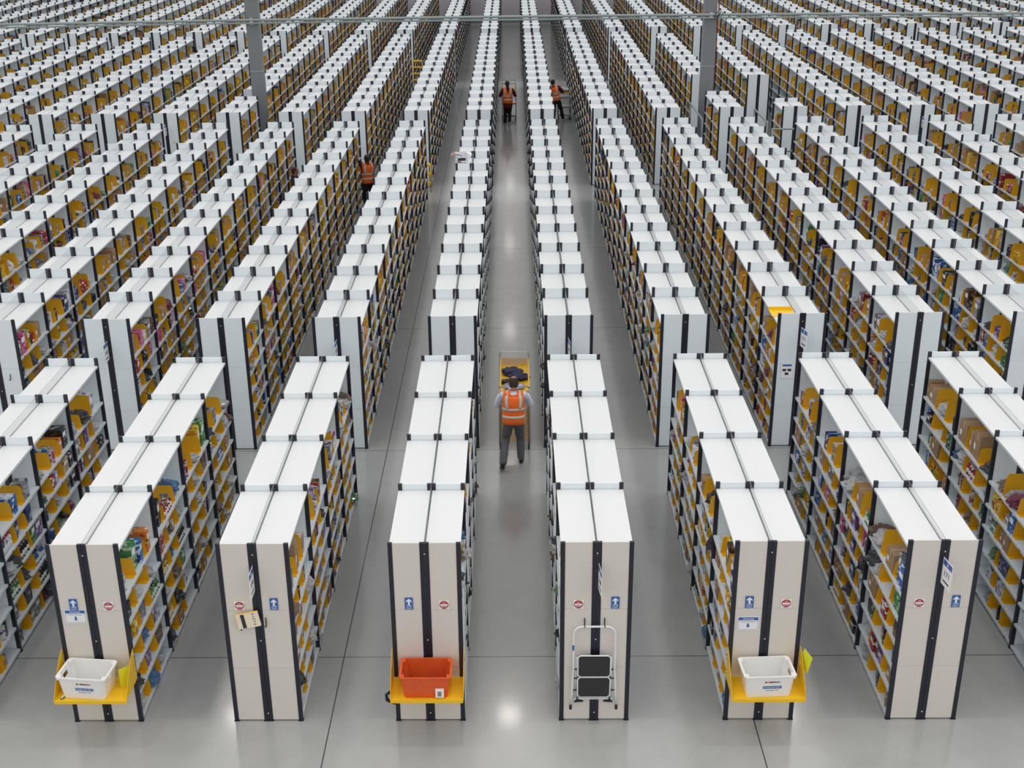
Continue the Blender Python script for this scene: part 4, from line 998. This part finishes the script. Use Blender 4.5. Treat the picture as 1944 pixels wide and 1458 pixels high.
# nearest worker: walking away, both hands on the trolley
J1 = dict(pelvis=(0, -.02, .90), chest=(0, .03, 1.22), neck=(0, .09, 1.43), head=(.005, .13, 1.575), look=(0, 1, -.35),
          shL=(-.19, .07, 1.365), elL=(-.295, .20, 1.12), wrL=(-.255, .45, 1.21), hdL=(.05, 1, .1), pnL=(0, .1, -1), curlL=.9,
          shR=(.19, .07, 1.365), elR=(.30, .22, 1.12), wrR=(.25, .46, 1.22), hdR=(-.05, 1, .25), pnR=(0, .1, -1), curlR=.8,
          hpL=(-.09, -.02, .86), knL=(-.15, .06, .49), anL=(-.20, -.32, .17), toeL=(-.23, -.19, .035),
          hpR=(.09, -.02, .86), knR=(.12, .16, .48), anR=(.13, .08, .085), toeR=(.145, .25, .03))
person((-.015, 7.02, 0), 0, 'person in orange hi-vis vest, pale shirt and charcoal trousers pushing the yellow trolley', J1, 'shirt', 'shirt', 'trouser', M['hair'], bald=True, k=.955)
J2 = dict(J1); J2.update(anL=(-.10, -.05, .085), toeL=(-.10, .12, .03), knL=(-.10, .05, .48), anR=(.06, -.26, .15), toeR=(.05, -.14, .035), knR=(.07, .02, .47), look=(0, 1, -.2), head=(-.01, .13, 1.59))
person((-.18, 37.55, 0), 0, 'person with long dark ponytail, orange vest and maroon top pushing a wire cage trolley', J2, 'maroon', 'jumper', 'blackcloth', M['hairblack'], tail=True, shoe='trainer', skirt='maroon')
J3 = dict(J1); J3.update(wrL=(-.1, .42, 1.2), elL=(-.27, .2, 1.12), look=(.3, 1, -.3))
P3 = person((1.93, 38.05, 0), -.15, 'person in orange vest and dark sleeves leaning at the shelved trolley, half hidden', J3, 'maroon', 'jumper', 'blackcloth', M['hairblack'], shoe='trainer')
P3.rotation_euler = (0, -.2, -.15)
# worker reaching up with both arms to the left-hand shelving
J4 = dict(pelvis=(0, 0, .92), chest=(0, .02, 1.24), neck=(0, .02, 1.46), head=(0, .02, 1.61), look=(0, 1, .45),
          shL=(-.18, .04, 1.42), elL=(-.22, .18, 1.62), wrL=(-.16, .24, 1.86), hdL=(-.02, .3, 1), pnL=(0, 1, -.2), curlL=.25,
          shR=(.18, .04, 1.40), elR=(.24, .22, 1.24), wrR=(.10, .38, 1.34), hdR=(-.3, 1, .3), pnR=(-.3, -.2, -1), curlR=.4,
          hpL=(-.09, 0, .88), knL=(-.10, .03, .48), anL=(-.11, -.05, .085), toeL=(-.12, .13, .03),
          hpR=(.09, 0, .88), knR=(.11, .02, .48), anR=(.13, -.06, .085), toeR=(.15, .11, .03))
person((-4.36, 24.35, 0), .55, 'person in orange vest reaching one bare arm up to the left-hand shelves', J4, 'blackcloth', 'short_sleeved_top', 'blackcloth', M['hair'], short=True)
J5 = dict(J4); J5.update(elL=(-.26, .1, 1.15), wrL=(-.2, .3, 1.2), hdL=(0, 1, 0), shL=(-.18, .04, 1.42), look=(.6, 1, -.2))
person((-6.27, 22.75, 0), -.9, 'person in dark clothes, only head and shoulders showing above the left shelving', J5, 'blackcloth', 'jumper', 'blackcloth', M['hair'], vest=False)
